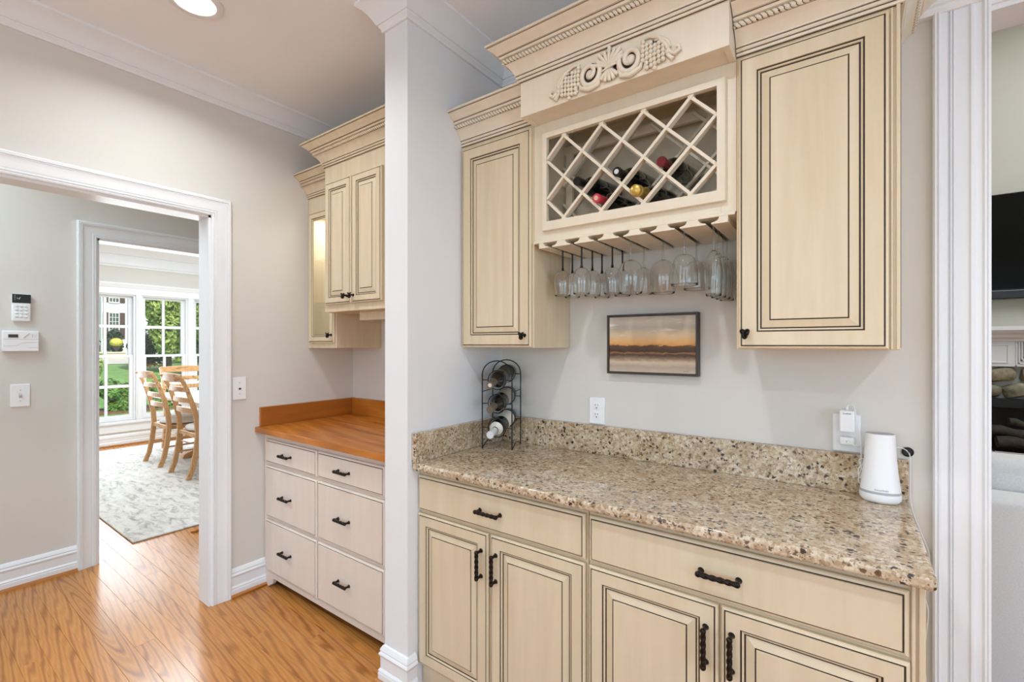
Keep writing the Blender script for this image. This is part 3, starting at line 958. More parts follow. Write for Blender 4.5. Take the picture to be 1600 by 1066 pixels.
# valance box and its crown
VY, VZ0, VZ1 = 1.442, 2.226, 2.362
v = MB()
mc = M['cream_crown']
v.box((X0 + 0.002, VY, VZ0), (X1 - 0.001, VY + 0.019, 2.46), mc)
v.box((X0 + 0.002, VY + 0.019, VZ0), (X0 + 0.021, Y0 - 0.0005, 2.46), mc)
v.box((X1 - 0.020, VY + 0.019, VZ0), (X1 - 0.001, Y0 - 0.0005, 2.46), mc)
v.box((X0 + 0.021, VY + 0.019, VZ0 + 0.003), (X1 - 0.020, Y0 - 0.0005, VZ0 + 0.018), mc)
v.box((X0 + 0.002, Y0 - 0.0005, 2.301), (X1 - 0.001, YB - 0.001, 2.46), mc)
val = v.build('valance', wc, bevel=0.001, seg=1)
cabinet_crown(wc, [(X0 + 0.002, YB - 0.001, 2.353), (X0 + 0.002, VY, 2.353), (X1 - 0.001, VY, 2.353), (X1 - 0.001, YB - 0.001, 2.353)], 1, mc)

# carved ornament (shell, scrolls, grapes and leaves) --------------------------
orn = MB().box((-0.66, VY - 0.004, 2.262), (-0.636, VY - 0.0002, 2.30), mc).build('carved_ornament', wc, bevel=0.002, label='carved cream applique of shell, scrolls and grapes')
CX = -0.648
def P3(dx, z, out): return Vector((CX + dx, VY - out, z))
bk = MB()
def disc(cx_, cz_, rx_, rz_, rot=0.0, N=20):
    pts = []
    for i in range(N):
        a = 2 * PI * i / N
        x_, z_ = rx_ * math.cos(a), rz_ * math.sin(a)
        pts.append((CX + cx_ + x_ * math.cos(rot) - z_ * math.sin(rot), cz_ + x_ * math.sin(rot) + z_ * math.cos(rot)))
    bk.prism(pts, 'y', VY - 0.0022 - 0.0001 * (len(bk.v) % 7), VY - 0.0003, M['glaze'])
disc(0, 2.305, 0.046, 0.040)
disc(0, 2.262, 0.026, 0.018)
for s in (-1, 1):
    disc(0.072 * s, 2.290, 0.033, 0.036)
    disc(0.148 * s, 2.287, 0.040, 0.034, -0.5 * s)
bk.build('glaze_ground', orn)
sh = MB()
for i in range(9):                                  # shell flutes
    a = R(-64 + 16 * i)
    L = 0.066 - 0.010 * abs(i - 4) / 4 - (0.006 if i % 2 else 0)
    bx, bz = 0.0, 2.286
    p0 = P3(bx + 0.006 * math.sin(a), bz + 0.004, 0.006)
    p1 = P3(bx + 0.55 * L * math.sin(a) * 1.1, bz + 0.55 * L * math.cos(a), 0.011)
    p2 = P3(bx + L * math.sin(a) * 1.15, bz + L * math.cos(a), 0.007)
    sh.tube([p0, p1, p2, p2 + (p2 - p1) * 0.06], [0.0028, 0.0060, 0.0070, 0.003], mc, 8)
for i in range(5):                                  # tail of the shell
    a = R(-44 + 22 * i)
    p0, p1 = P3(0.004 * math.sin(a), 2.282, 0.006), P3(0.042 * math.sin(a), 2.284 - 0.042 * math.cos(a), 0.007)
    sh.tube([p0, (p0 + p1) / 2 + Vector((0, -0.004, 0)), p1, p1 + (p1 - p0) * 0.05], [0.0035, 0.0062, 0.0070, 0.003], mc, 8)
sh.tube([P3(-0.026, 2.279, 0.009), P3(0, 2.285, 0.014), P3(0.026, 2.291, 0.009)], [0.003, 0.0055, 0.003], mc, 8)
sh.build('shell', orn, smooth=60)
for s in (-1, 1):
    sc = MB()
    cx, cz = 0.072 * s, 2.288
    def spiral(r0, r1, turns, a0, rad0, rad1, out):
        pts, rs = [], []
        N = int(24 * turns)
        for i in range(N + 1):
            u = i / N
            a = a0 + turns * 2 * PI * u
            r = r0 + (r1 - r0) * u
            pts.append(P3(cx + s * r * math.cos(a), cz + r * math.sin(a) * 1.15, out + 0.006 * u))
            rs.append(rad0 + (rad1 - rad0) * u)
        sc.tube(pts, rs, mc, 8)
    spiral(0.040, 0.013, 1.3, R(150), 0.0098, 0.0066, 0.006)
    sc.tube([P3(cx - s * 0.044, cz - 0.008, 0.005), P3(cx - s * 0.03, cz - 0.045, 0.008), P3(cx, cz - 0.053, 0.009), P3(cx + s * 0.033, cz - 0.038, 0.006), P3(cx + s * 0.044, cz - 0.006, 0.003)], [0.004, 0.008, 0.009, 0.0075, 0.003], mc, 8)
    sc.ball(P3(cx, cz, 0.003), 0.0165, mc, 12, 8, (1, 0.6, 1))
    sc.build('scroll', orn, smooth=60)
    gr = MB()
    gp = random.Random(11)
    for i in range(7):
        for k in range(6):
            dx = 0.114 + i * 0.0128 + gp.uniform(-0.001, 0.001)
            z = 2.324 - k * 0.0142 - (i % 2) * 0.0071 - i * 0.0050
            lim = (4.5, 5.5, 5.5, 5.2, 4.2, 3.2, 2.2)[i]
            if k > lim or (k == 0 and i == 6): continue
            gr.ball(P3(s * dx, z, 0.006 + 0.003 * math.sin(PI * (k + 0.5) / 6)), 0.0076, mc, 9, 6)
    gr.build('grape_cluster', orn, smooth=60)
    lf = MB()
    lf.tube([P3(s * 0.110, 2.334, 0.003), P3(s * 0.135, 2.336, 0.007), P3(s * 0.165, 2.322, 0.008), P3(s * 0.186, 2.292, 0.007), P3(s * 0.197, 2.266, 0.006), P3(s * 0.214, 2.254, 0.006), P3(s * 0.228, 2.262, 0.007), P3(s * 0.226, 2.274, 0.009), P3(s * 0.217, 2.272, 0.010)], [0.003, 0.0055, 0.0065, 0.0062, 0.006, 0.0065, 0.0065, 0.0055, 0.004], mc, 8)
    lf.tube([P3(s * 0.150, 2.318, 0.004), P3(s * 0.172, 2.318, 0.008), P3(s * 0.192, 2.300, 0.008), P3(s * 0.201, 2.280, 0.005)], [0.003, 0.006, 0.006, 0.002], mc, 8)
    lf.tube([P3(s * 0.182, 2.282, 0.004), P3(s * 0.192, 2.258, 0.007), P3(s * 0.206, 2.241, 0.007), P3(s * 0.212, 2.245, 0.008)], [0.003, 0.006, 0.007, 0.004], mc, 8)
    lf.tube([P3(s * 0.120, 2.268, 0.004), P3(s * 0.124, 2.250, 0.008), P3(s * 0.118, 2.242, 0.006)], [0.003, 0.006, 0.002], mc, 8)
    lf.build('leaf', orn, smooth=60)

# hanging glass rack -------------------------------------------------------------
SP, S0 = 0.0958, -0.935
RY0, RY1 = 1.530, YB - 0.004
MB().box((X0 + 0.002, RY0, 1.7625), (X1 - 0.002, RY1, 1.7722), M['rack_paint']).build('rack_board', wc, bevel=0.001, seg=1)
for i in range(8):
    xc = S0 + SP * (i - 0.5)
    hb, ht = SP / 2 - 0.0085, SP / 2 - 0.031
    l = xc - hb if i > 0 else -0.985
    r = xc + hb if i < 7 else -0.304
    lt = xc - ht if i > 0 else -0.985
    rt = xc + ht if i < 7 else -0.304
    poly = [(l, 1.742), (r, 1.742)]
    poly += [(r, 1.7465), (rt + (r - rt) * 0.55, 1.7485), (rt + (r - rt) * 0.22, 1.7520), (rt + (r - rt) * 0.06, 1.7570), (rt, 1.7625)] if i < 7 else [(r, 1.7625)]
    poly += [(lt, 1.7625), (lt + (l - lt) * 0.06, 1.7570), (lt + (l - lt) * 0.22, 1.7520), (lt + (l - lt) * 0.55, 1.7485), (l, 1.7465)] if i > 0 else [(l, 1.7625)]
    MB().prism(poly, 'y', RY0, RY1, M['rack_paint']).build('rack_rail', wc)

# ================================================================== GLASSES
def glass(kind, label, loc, group):
    t = thing('wine_glass', label, 'glass', loc, group)
    foot = 0.031
    st = M['blackstem'] if kind == 'tulip' else M['stem']
    if kind == 'tulip': sl, prof = 0.088, [(0.004, 0), (0.020, -0.008), (0.030, -0.024), (0.0350, -0.048), (0.0345, -0.072), (0.031, -0.103)]
    if kind == 'small': sl, prof = 0.088, [(0.004, 0), (0.022, -0.010), (0.033, -0.030), (0.036, -0.055), (0.034, -0.078), (0.030, -0.104)]
    if kind == 'balloon': sl, prof = 0.078, [(0.004, 0), (0.026, -0.010), (0.042, -0.032), (0.0485, -0.060), (0.047, -0.088), (0.0405, -0.122)]
    if kind == 'goblet': sl, prof = 0.080, [(0.004, 0), (0.022, -0.006), (0.034, -0.020), (0.0405, -0.045), (0.043, -0.075), (0.0435, -0.105)]
    if kind == 'flute': sl, prof = 0.080, [(0.003, 0), (0.013, -0.010), (0.021, -0.030), (0.0265, -0.065), (0.0275, -0.100), (0.0235, -0.148)]
    # smooth the bowl outline
    pp = []
    for i in range(len(prof) - 1):
        for k in range(4):
            u = k / 4
            p0, p1, p2, p3 = prof[max(i - 1, 0)], prof[i], prof[i + 1], prof[min(i + 2, len(prof) - 1)]
            cr = lambda a, b, c, d: 0.5 * (2 * b + (c - a) * u + (2 * a - 5 * b + 4 * c - d) * u * u + (3 * b - a - 3 * c + d) * u ** 3)
            pp.append((cr(p0[0], p1[0], p2[0], p3[0]), cr(p0[1], p1[1], p2[1], p3[1])))
    pp.append(prof[-1])
    zb = -sl
    outer = [(r, zb + z) for r, z in pp]
    innr = [(max(r - 0.0011, 0.001), zb + z - (0.002 if i < 2 else 0)) for i, (r, z) in enumerate(pp)]
    MB().lathe(outer + [(pp[-1][0] - 0.0005, zb + pp[-1][1] - 0.0006)] + innr[::-1], M['glass'], 32, cap=False).build('bowl', t, smooth=60, local=True)
    MB().lathe([(0.0045, -0.004), (0.0034, -0.014), (0.0031, zb * 0.6), (0.0036, zb + 0.01), (0.006, zb - 0.001)], st, 14).build('stem', t, smooth=60, local=True, label='black stem' if kind == 'tulip' else None)
    MB().lathe([(0.0, 0.0022), (foot, 0.0018), (foot, 0.0006), (0.010, -0.001), (0.0045, -0.005), (0.0, -0.005)], st, 28, cap=False).build('foot', t, smooth=50, local=True)
    return t
HG = 1.7545
GL = [
    ('tulip', 0, 1.627, 'black stemmed glass at the front of the leftmost rack slot'),
    ('tulip', 0, 1.707, 'black stemmed glass second in the leftmost rack slot'),
    ('tulip', 1, 1.605, 'black stemmed glass at the front of the second rack slot from left'),
    ('tulip', 1, 1.697, 'middle black stemmed glass of three in the second rack slot'),
    ('tulip', 1, 1.786, 'black stemmed glass nearest the wall in the second rack slot'),
    ('tulip', 2, 1.674, 'black stemmed glass at the front of the third rack slot'),
    ('tulip', 2, 1.772, 'black stemmed glass at the back of the third rack slot'),
    ('balloon', 3, 1.618, 'large round clear wine glass at the front of the fourth rack slot'),
    ('small', 3, 1.752, 'smaller clear wine glass behind the large round one in the fourth slot'),
    ('balloon', 4, 1.685, 'large clear wine glass alone in the fifth rack slot'),
    ('goblet', 5, 1.612, 'clear straight rimmed goblet at the front of the sixth rack slot'),
    ('goblet', 5, 1.765, 'clear straight rimmed goblet behind the front one in the sixth slot'),
    ('flute', 6, 1.599, 'tall clear flute at the front of the rightmost rack slot'),
    ('flute', 6, 1.667, 'second clear flute from the front in the rightmost rack slot'),
    ('flute', 6, 1.735, 'third clear flute from the front in the rightmost rack slot'),
    ('flute', 6, 1.797, 'clear flute nearest the wall in the rightmost rack slot'),
]
protos = {}
for kind, i, yy, lab in GL:
    loc = (S0 + SP * i, yy, HG)
    if kind in protos: copy_thing(protos[kind], lab, loc, group='glasses hanging from the rack')
    else: protos[kind] = glass(kind, lab, loc, 'glasses hanging from the rack')

# ================================================================== BOTTLES
def bottle(label, base, tip, foil, labelmat, roll=0.0, kind='bordeaux', span=150, top=None, neck_label=None, foil_len=0.062):
    """a lying bottle: base and tip are the ends of its axis"""
    base, tip = Vector(base), Vector(tip)
    ax = (tip - base).normalized()
    q = Vector((0, 0, 1)).rotation_difference(ax) @ Quaternion((0, 0, 1), roll)
    t = thing('wine_bottle', label, 'bottle', base, 'lying wine bottles', q.to_euler())
    if kind == 'bordeaux':
        prof = [(0.0, 0.006), (0.020, 0.004), (0.033, 0.0), (0.0365, 0.004), (0.0372, 0.012), (0.0372, 0.182), (0.0355, 0.196), (0.029, 0.211), (0.020, 0.222), (0.0148, 0.232), (0.0140, 0.245), (0.0138, 0.288), (0.0152, 0.290), (0.0152, 0.297), (0.0135, 0.299), (0, 0.299)]
        nk = [(0.0142, 0.299 - foil_len), (0.0146, 0.299 - foil_len), (0.0145, 0.286), (0.0160, 0.2875), (0.0160, 0.2985), (0.0150, 0.3005), (0.0, 0.3005)]
    else:
        prof = [(0.0, 0.006), (0.030, 0.0), (0.0405, 0.004), (0.0415, 0.014), (0.0415, 0.140), (0.039, 0.165), (0.032, 0.196), (0.022, 0.226), (0.0165, 0.250), (0.0155, 0.288), (0.0170, 0.290), (0.0170, 0.299), (0, 0.299)]
        nk = [(0.0225, 0.228), (0.0230, 0.229), (0.0178, 0.252), (0.0180, 0.272), (0.0200, 0.276), (0.0200, 0.284), (0.0178, 0.287), (0.0195, 0.292), (0.0185, 0.303), (0.0140, 0.3065), (0.0, 0.3075)]
    MB().lathe(prof, M['bottle'], 28, cap=False).build('glass_body', t, smooth=50, local=True)
    MB().lathe(nk, foil, 24, cap=False).build('foil_capsule', t, smooth=40, local=True)
    R0 = prof[5][0] if kind == 'bordeaux' else prof[4][0]
    def patch(z0, z1, sp, mat, name, rr, a0=0):
        mb = MB()
        N = 14
        vs, fs = [], []
        for i in range(N + 1):
            a = R(a0 - sp / 2 + sp * i / N)
            for z in (z0, z1): vs.append((rr * math.cos(a), rr * math.sin(a), z))
        for i in range(N): fs.append((2 * i, 2 * i + 2, 2 * i + 3, 2 * i + 1))
        mb.add(vs, fs, mat)
        return mb.build(name, t, smooth=60, local=True)
    if labelmat: patch(0.045, 0.140, span, labelmat, 'label_paper', R0 + 0.0005)
    if top: MB().lathe([(0, 0.3012), (0.0085, 0.3012), (0.0085, 0.3016), (0, 0.3016)], top, 16, cap=False).build('cap_emblem', t, local=True)
    if neck_label: MB().lathe([(0.0305, 0.2095), (0.0265, 0.2150), (0.0160, 0.2310)], neck_label, 24, cap=False).build('neck_label', t, smooth=60, local=True)
    return t
def rack_bottle(label, k, mm, foil, lab, roll, dx=-0.010, **kw):
    nx, nz = GX + GS * k, GZ + GS * mm
    return bottle(label, (nx + 0.004, 1.806, nz + 0.063), (nx + dx, 1.508, nz + 0.040), foil, lab, roll, **kw)
rack_bottle('dark wine bottle with plain black capsule, leftmost in the lattice', 2, 1, M['foil_black'], M['label_white'], R(180))
rack_bottle('dark wine bottle with black capsule bearing a silver emblem, in the lattice centre', 4, 1, M['foil_black'], M['label_blue'], R(210), top=M['silver'])
rack_bottle('dark wine bottle with pink red capsule, low in the lattice', 3, 0, M['foil_pink'], None, 0, top=M['cork'])
rack_bottle('sparkling wine bottle with gold foil neck, low in the lattice', 5, 0, M['foil_gold'], M['label_dark'], R(160), kind='sparkling', dx=-0.020)
rack_bottle('dark wine bottle with dark red capsule, rightmost in the lattice', 6, 1, M['foil_red'], M['label_white'], R(190))

# wire rack on the counter -------------------------------------------------------
wire = thing('bottle_rack', 'black arched wire bottle rack standing in the counter corner', 'wine rack', (-1.31, 1.72, 0.905))
FL, FR = Vector((-1.324, 1.592, 0.906)), Vector((-1.196, 1.640, 0.906))
ux = (FR - FL).normalized()
uy = Vector((-ux.y, ux.x, 0))                 # towards the back
DEP = 0.150
def rp(a, b_, z): return FL + ux * a + uy * b_ + Vector((0, 0, z - 0.906))
Wd = (FR - FL).length
for b_ in (0.0, DEP):
    m_ = MB()
    pts = [rp(0.0, b_, 0.9085), rp(0, b_, 1.235)]
    for i in range(1, 12):
        a = PI - PI * i / 12
        pts.append(rp(Wd / 2 + Wd / 2 * math.cos(a), b_, 1.235 + 0.062 * math.sin(a)))
    pts += [rp(Wd, b_, 1.235), rp(Wd, b_, 0.9085)]
    m_.tube(pts, 0.0027, M['black'], 8)
    m_.build('arch_frame', wire, smooth=50)
CEN = [1.222, 1.118, 1.012]
BR = 0.041
for cz in CEN:
    for b_ in (0.0, DEP):
        zc = cz - 0.010 if b_ == 0 else cz + 0.010
        m_ = MB()
        m_.tube([rp(Wd / 2 + BR * math.cos(2 * PI * i / 28), b_, zc + BR * math.sin(2 * PI * i / 28)) for i in range(29)], 0.0022, M['black'], 7, cap=False)
        m_.tube([rp(0, b_, zc), rp(Wd / 2 - BR, b_, zc)], 0.0020, M['black'], 7)
        m_.tube([rp(Wd / 2 + BR, b_, zc), rp(Wd, b_, zc)], 0.0020, M['black'], 7)
        m_.build('bottle_ring', wire, smooth=50)
for a_ in (0.0, Wd):
    m_ = MB()
    m_.tube([rp(a_, 0, 0.9085), rp(a_, DEP * 0.25, 0.922), rp(a_, DEP * 0.5, 0.930), rp(a_, DEP * 0.75, 0.922), rp(a_, DEP, 0.9085)], 0.0024, M['black'], 7)
    m_.tube([rp(a_, 0, 1.16), rp(a_, DEP, 1.16)], 0.0020, M['black'], 7)
    m_.build('side_brace', wire, smooth=50)
def wire_bottle(label, cz, foil, lab, roll, **kw):
    base, tip = rp(Wd / 2, DEP + 0.048, cz + 0.018), rp(Wd / 2, DEP - 0.250, cz - 0.024)
    return bottle(label, base, tip, foil, lab, roll, **kw)
wire_bottle('dark wine bottle with dark label in the top ring of the wire rack', CEN[0], M['foil_brown'], M['label_dark'], R(100), top=M['silver'])
wire_bottle('dark wine bottle with grey printed label in the middle ring of the wire rack', CEN[1], M['foil_brown'], M['label_grey'], R(70))
wire_bottle('dark wine bottle with white foil neck in the bottom ring of the wire rack', CEN[2], M['foil_white'], M['label_white'], R(70), foil_len=0.075, neck_label=M['label_white'])

# ================================================================== PICTURE
pic = thing('framed_picture', 'small framed dusk landscape painting hung under the glass rack', 'picture', (-0.640, YB, 1.369))
px0, px1, pz0, pz1 = -0.822, -0.459, 1.249, 1.490
PY = YB - 0.034
f = MB()
fo = 0.0085
for a, b in (((px0, PY, pz0), (px0 + fo, YB - 0.001, pz1)), ((px1 - fo, PY, pz0), (px1, YB - 0.001, pz1)), ((px0 + fo, PY, pz0), (px1 - fo, YB - 0.001, pz0 + fo)), ((px0 + fo, PY, pz1 - fo), (px1 - fo, YB - 0.001, pz1))):
    f.box(a, b, M['reveal'])
f.build('frame', pic, bevel=0.001, seg=1)
MB().box((px0 + fo + 0.001, PY + 0.006, pz0 + fo + 0.001), (px1 - fo - 0.001, PY + 0.010, pz1 - fo - 0.001), M['print']).build('canvas', pic)
MB().tube([(-0.512 + 0.0012 * i, PY + 0.0058, 1.2665 + (0.0012 if i % 3 else -0.0008)) for i in range(16)], 0.0004, M['reveal'], 5).build('signature', pic)

# ================================================================== OUTLETS, SWITCHES
def plate_y(name, label, cat, x0, x1, z0, z1, yw):
    t = thing(name, label, cat, ((x0 + x1) / 2, yw, (z0 + z1) / 2))
    MB().box((x0, yw - 0.006, z0), (x1, yw - 0.0003, z1), M['plate']).build('cover_plate', t, bevel=0.003, seg=3, smooth=40)
    return t
def receptacle(t, cx, cz, yw):
    m_ = MB()
    pts = []
    for i in range(24):
        a = 2 * PI * i / 24
        pts.append((cx + 0.0172 * math.cos(a), cz + max(-0.0132, min(0.0132, 0.0172 * math.sin(a)))))
    m_.prism(pts, 'y', yw - 0.0085, yw - 0.0055, M['plate'])
    o = m_.build('receptacle', t)
    s_ = MB()
    s_.box((cx - 0.0070, yw - 0.0090, cz + 0.0005), (cx - 0.0050, yw - 0.0083, cz + 0.0085), M['slot'])
    s_.box((cx + 0.0050, yw - 0.0090, cz + 0.0010), (cx + 0.0068, yw - 0.0083, cz + 0.0075), M['slot'])
    s_.box((cx - 0.0025, yw - 0.0090, cz - 0.0095), (cx + 0.0025, yw - 0.0083, cz - 0.0050), M['slot'])
    s_.build('socket_slots', o)
op = plate_y('outlet', 'white double outlet on the wall beside the wire bottle rack', 'outlet', -0.917, -0.846, 1.029, 1.143, YB)
receptacle(op, -0.8815, 1.1055, YB)
receptacle(op, -0.8815, 1.0665, YB)
oq = plate_y('outlet', 'wide white outlet plate behind the white router, with two plugs in it', 'outlet', -0.050, 0.023, 1.028, 1.147, YB)
receptacle(oq, -0.0135, 1.107, YB)
receptacle(oq, -0.0135, 1.066, YB)

def text_mesh(txt, size, depth=0.0003):
    cu = bpy.data.curves.new('txt', 'FONT')
    cu.body = txt
    cu.size = size
    cu.extrude = depth
    cu.align_x = 'CENTER'
    cu.align_y = 'CENTER'
    ob = bpy.data.objects.new('txt', cu)
    col.objects.link(ob)
    dg = bpy.context.evaluated_depsgraph_get()
    me = bpy.data.meshes.new_from_object(ob.evaluated_get(dg))
    bpy.data.objects.remove(ob)
    return me
def lettering(txt, size, mtx, mat, parent, bend=None):
    """mesh letters; bend maps text-plane x, y, depth to a world point"""
    me = text_mesh(txt, size)
    b_ = MB()
    vs = [Vector(v.co) for v in me.vertices]
    fs = [tuple(p.vertices) for p in me.polygons]
    b_.add([bend(v) if bend else mtx @ v for v in vs], fs, mat)
    return b_.build('lettering', parent)
FRONT_Y = Matrix.Rotation(R(90), 4, 'X')      # text facing -Y
FACE_X = Matrix.Rotation(R(90), 4, 'Z') @ Matrix.Rotation(R(90), 4, 'X')   # text facing +X

ad = thing('power_adapter', 'white plug-in power adapter in the upper socket by the router', 'adapter', (-0.012, YB - 0.02, 1.130))
MB().box((-0.032, YB - 0.048, 1.095), (0.0075, YB - 0.0092, 1.163), M['plate']).build('case', ad, bevel=0.005, seg=4, smooth=40)
MB().tube([(-0.012, YB - 0.022, 1.160), (-0.012, YB - 0.022, 1.172)], 0.0030, M['plate'], 8).build('strain_relief', ad)
lettering('SimpliSafe', 0.0052, Matrix.Translation((-0.012, YB - 0.0483, 1.154)) @ FRONT_Y, M['slot'], ad)
us = thing('usb_charger', 'small flat white charger plugged in the lower socket by the router', 'adapter', (-0.0125, YB - 0.02, 1.066))
MB().box((-0.0315, YB - 0.036, 1.0535), (0.0070, YB - 0.0092, 1.0785), M['plate']).build('case', us, bevel=0.005, seg=3, smooth=40)
MB().tube([(-0.010, YB - 0.036, 1.066), (-0.008, YB - 0.050, 1.066)], [0.0042, 0.0030], M['plate'], 10).build('plug', us, smooth=40)

def cord(name, label, pts, r=0.0015):
    # Catmull-Rom through the points
    P = [Vector(p) for p in pts]
    out = []
    for i in range(len(P) - 1):
        p0, p1, p2, p3 = P[max(i - 1, 0)], P[i], P[i + 1], P[min(i + 2, len(P) - 1)]
        for k in range(7):
            u = k / 7
            out.append(0.5 * (2 * p1 + (p2 - p0) * u + (2 * p0 - 5 * p1 + 4 * p2 - p3) * u * u + (3 * p1 - p0 - 3 * p2 + p3) * u ** 3))
    out.append(P[-1])
    return tag(MB().tube(out, r, M['cord'], 7).build(name, smooth=60), label, 'cord')
cord('adapter_cable', 'thin white cord looping from the adapter down behind the router', [(-0.012, YB - 0.022, 1.172), (-0.006, YB - 0.024, 1.180), (0.006, YB - 0.030, 1.174), (0.012, YB - 0.040, 1.140), (0.021, YB - 0.046, 1.090), (0.023, YB - 0.048, 1.045), (0.022, YB - 0.048, 1.00), (0.016, YB - 0.050, 0.985), (0.020, YB - 0.052, 0.960), (0.026, YB - 0.050, 0.985), (0.018, YB - 0.049, 1.015), (0.030, YB - 0.045, 1.018), (0.022, YB - 0.046, 0.985), (0.017, YB - 0.044, 0.950), (0.030, YB - 0.040, 0.930)])
cord('charger_cord', 'thin white cord running from the flat charger behind the router to the wall grommet', [(-0.008, YB - 0.050, 1.066), (0.008, YB - 0.050, 1.058), (0.030, YB - 0.034, 1.052), (0.080, YB - 0.020, 1.056), (0.115, YB - 0.018, 1.060), (0.130, YB - 0.012, 1.054), (0.136, YB - 0.004, 1.046)], 0.0013)
cord('hanging_cord', 'thin white cord hanging from the wall grommet past the counter end', [(0.138, YB - 0.004, 1.045), (0.1405, YB - 0.012, 1.030), (0.1405, YB - 0.014, 0.98), (0.1405, YB - 0.014, 0.92), (0.146, YB - 0.013, 0.875), (0.165, YB - 0.013, 0.815), (0.183, YB - 0.012, 0.755), (0.179, YB - 0.013, 0.705), (0.166, YB - 0.014, 0.665), (0.176, YB - 0.014, 0.615), (0.181, YB - 0.014, 0.580), (0.174, YB - 0.014, 0.500), (0.172, YB - 0.014, 0.440), (0.176, YB - 0.014, 0.36), (0.170, YB - 0.014, 0.2), (0.165, YB - 0.016, 0.004)], 0.0014)
gm = MB().lathe([(0.0, 0.0005), (0.0115, 0.0005), (0.0140, 0.002), (0.0145, 0.004), (0.0125, 0.0045), (0.0105, 0.002), (0, 0.002)], M['darkplastic'], 24, cap=False, mtx=Matrix.Rotation(R(90), 4, 'X'), center=(0.1355, YB, 1.047)).build('cord_grommet', smooth=40)
tag(gm, 'small round black cord grommet in the wall right of the router', 'grommet')

# white tower on the counter ---------------------------------------------------
rt = thing('alarm_base_station', 'white tapered tower with a grey band standing at the counter end', 'router', (0.068, 1.757, 0.905))
def oval(prof, mat, name):
    return MB().lathe(prof, mat, 40, sx=1.0, sy=0.78).build(name, rt, smooth=50, local=True)
oval([(0.030, 0.0004), (0.043, 0.002), (0.0495, 0.010), (0.0505, 0.020), (0.0498, 0.0275)], M['plate'], 'base')
oval([(0.0494, 0.0277), (0.0488, 0.0345)], M['greyplastic'], 'light_band')
oval([(0.0488, 0.0347), (0.0478, 0.040), (0.0455, 0.060), (0.0420, 0.090), (0.0390, 0.125), (0.0370, 0.160), (0.0358, 0.190), (0.0355, 0.1985), (0.0345, 0.2005), (0.0, 0.2002)], M['plate'], 'body')
oval([(0.0, 0.2004), (0.0340, 0.2008), (0.0338, 0.2014), (0.0, 0.2012)], M['greyplastic'], 'top_cap')
def bend_router(v):
    a = R(-88) + v.x / 0.043
    r_ = 0.0482 + v.z
    return Vector((0.068 + r_ * math.cos(a), 1.757 + 0.78 * r_ * math.sin(a), 0.905 + 0.0405 + v.y))
lettering('SimpliSafe', 0.0075, None, M['greyplastic'], rt, bend_router)

# plates on the walls facing +X ------------------------------------------------
def plate_x(name, label, cat, y0, y1, z0, z1, xw):
    t = thing(name, label, cat, (xw, (y0 + y1) / 2, (z0 + z1) / 2))
    MB().box((xw + 0.0003, y0, z0), (xw + 0.007, y1, z1), M['plate']).build('cover_plate', t, bevel=0.003, seg=3, smooth=40)
    return t
sw = plate_x('light_switch', 'white toggle light switch plate on the hall wall under the alarm panel', 'switch', 0.451, 0.529, 1.017, 1.144, XH)
yc, zc = 0.490, 1.080
MB().box((XH + 0.0068, yc - 0.006, zc - 0.013), (XH + 0.0085, yc + 0.006, zc + 0.013), M['greyplastic']).build('toggle_frame', sw)
MB().prism([(XH + 0.008, zc - 0.004), (XH + 0.019, zc + 0.008), (XH + 0.017, zc + 0.012), (XH + 0.008, zc + 0.007)], 'y', yc - 0.004, yc + 0.004, M['plate']).build('toggle', sw) if False else MB().add([(XH + 0.008, yc - 0.004, zc - 0.004), (XH + 0.008, yc + 0.004, zc - 0.004), (XH + 0.019, yc + 0.004, zc + 0.007), (XH + 0.019, yc - 0.004, zc + 0.007), (XH + 0.008, yc - 0.004, zc + 0.007), (XH + 0.008, yc + 0.004, zc + 0.007), (XH + 0.017, yc + 0.004, zc + 0.011), (XH + 0.017, yc - 0.004, zc + 0.011)], [(0, 1, 2, 3), (7, 6, 5, 4), (0, 4, 5, 1), (3, 2, 6, 7), (0, 3, 7, 4), (1, 5, 6, 2)], M['plate']).build('toggle', sw)
for dz in (-0.030, 0.030):
    MB().lathe([(0, 0.0068), (0.003, 0.0068), (0.003, 0.0076), (0, 0.0080)], M['greyplastic'], 10, cap=False, mtx=Matrix.Rotation(R(90), 4, 'Y'), center=(XH, yc, zc + dz)).build('screw', sw)
jk = plate_x('jack_plate', 'white phone jack plate on the wall between doorway and wood counter', 'wall plate', 1.147, 1.218, 1.066, 1.189, XA)
yc, zc = 1.183, 1.128
MB().box((XA + 0.0068, yc - 0.010, zc - 0.010), (XA + 0.0100, yc + 0.010, zc + 0.010), M['plate']).build('jack_block', jk, bevel=0.001, seg=1)
MB().box((XA + 0.0098, yc - 0.006, zc - 0.007), (XA + 0.0104, yc + 0.006, zc + 0.003), M['slot']).build('jack_socket', jk)
for dz in (-0.030, 0.030):
    MB().lathe([(0, 0.0068), (0.003, 0.0068), (0.003, 0.0076), (0, 0.0080)], M['greyplastic'], 10, cap=False, mtx=Matrix.Rotation(R(90), 4, 'Y'), center=(XA, yc, zc + dz)).build('screw', jk)

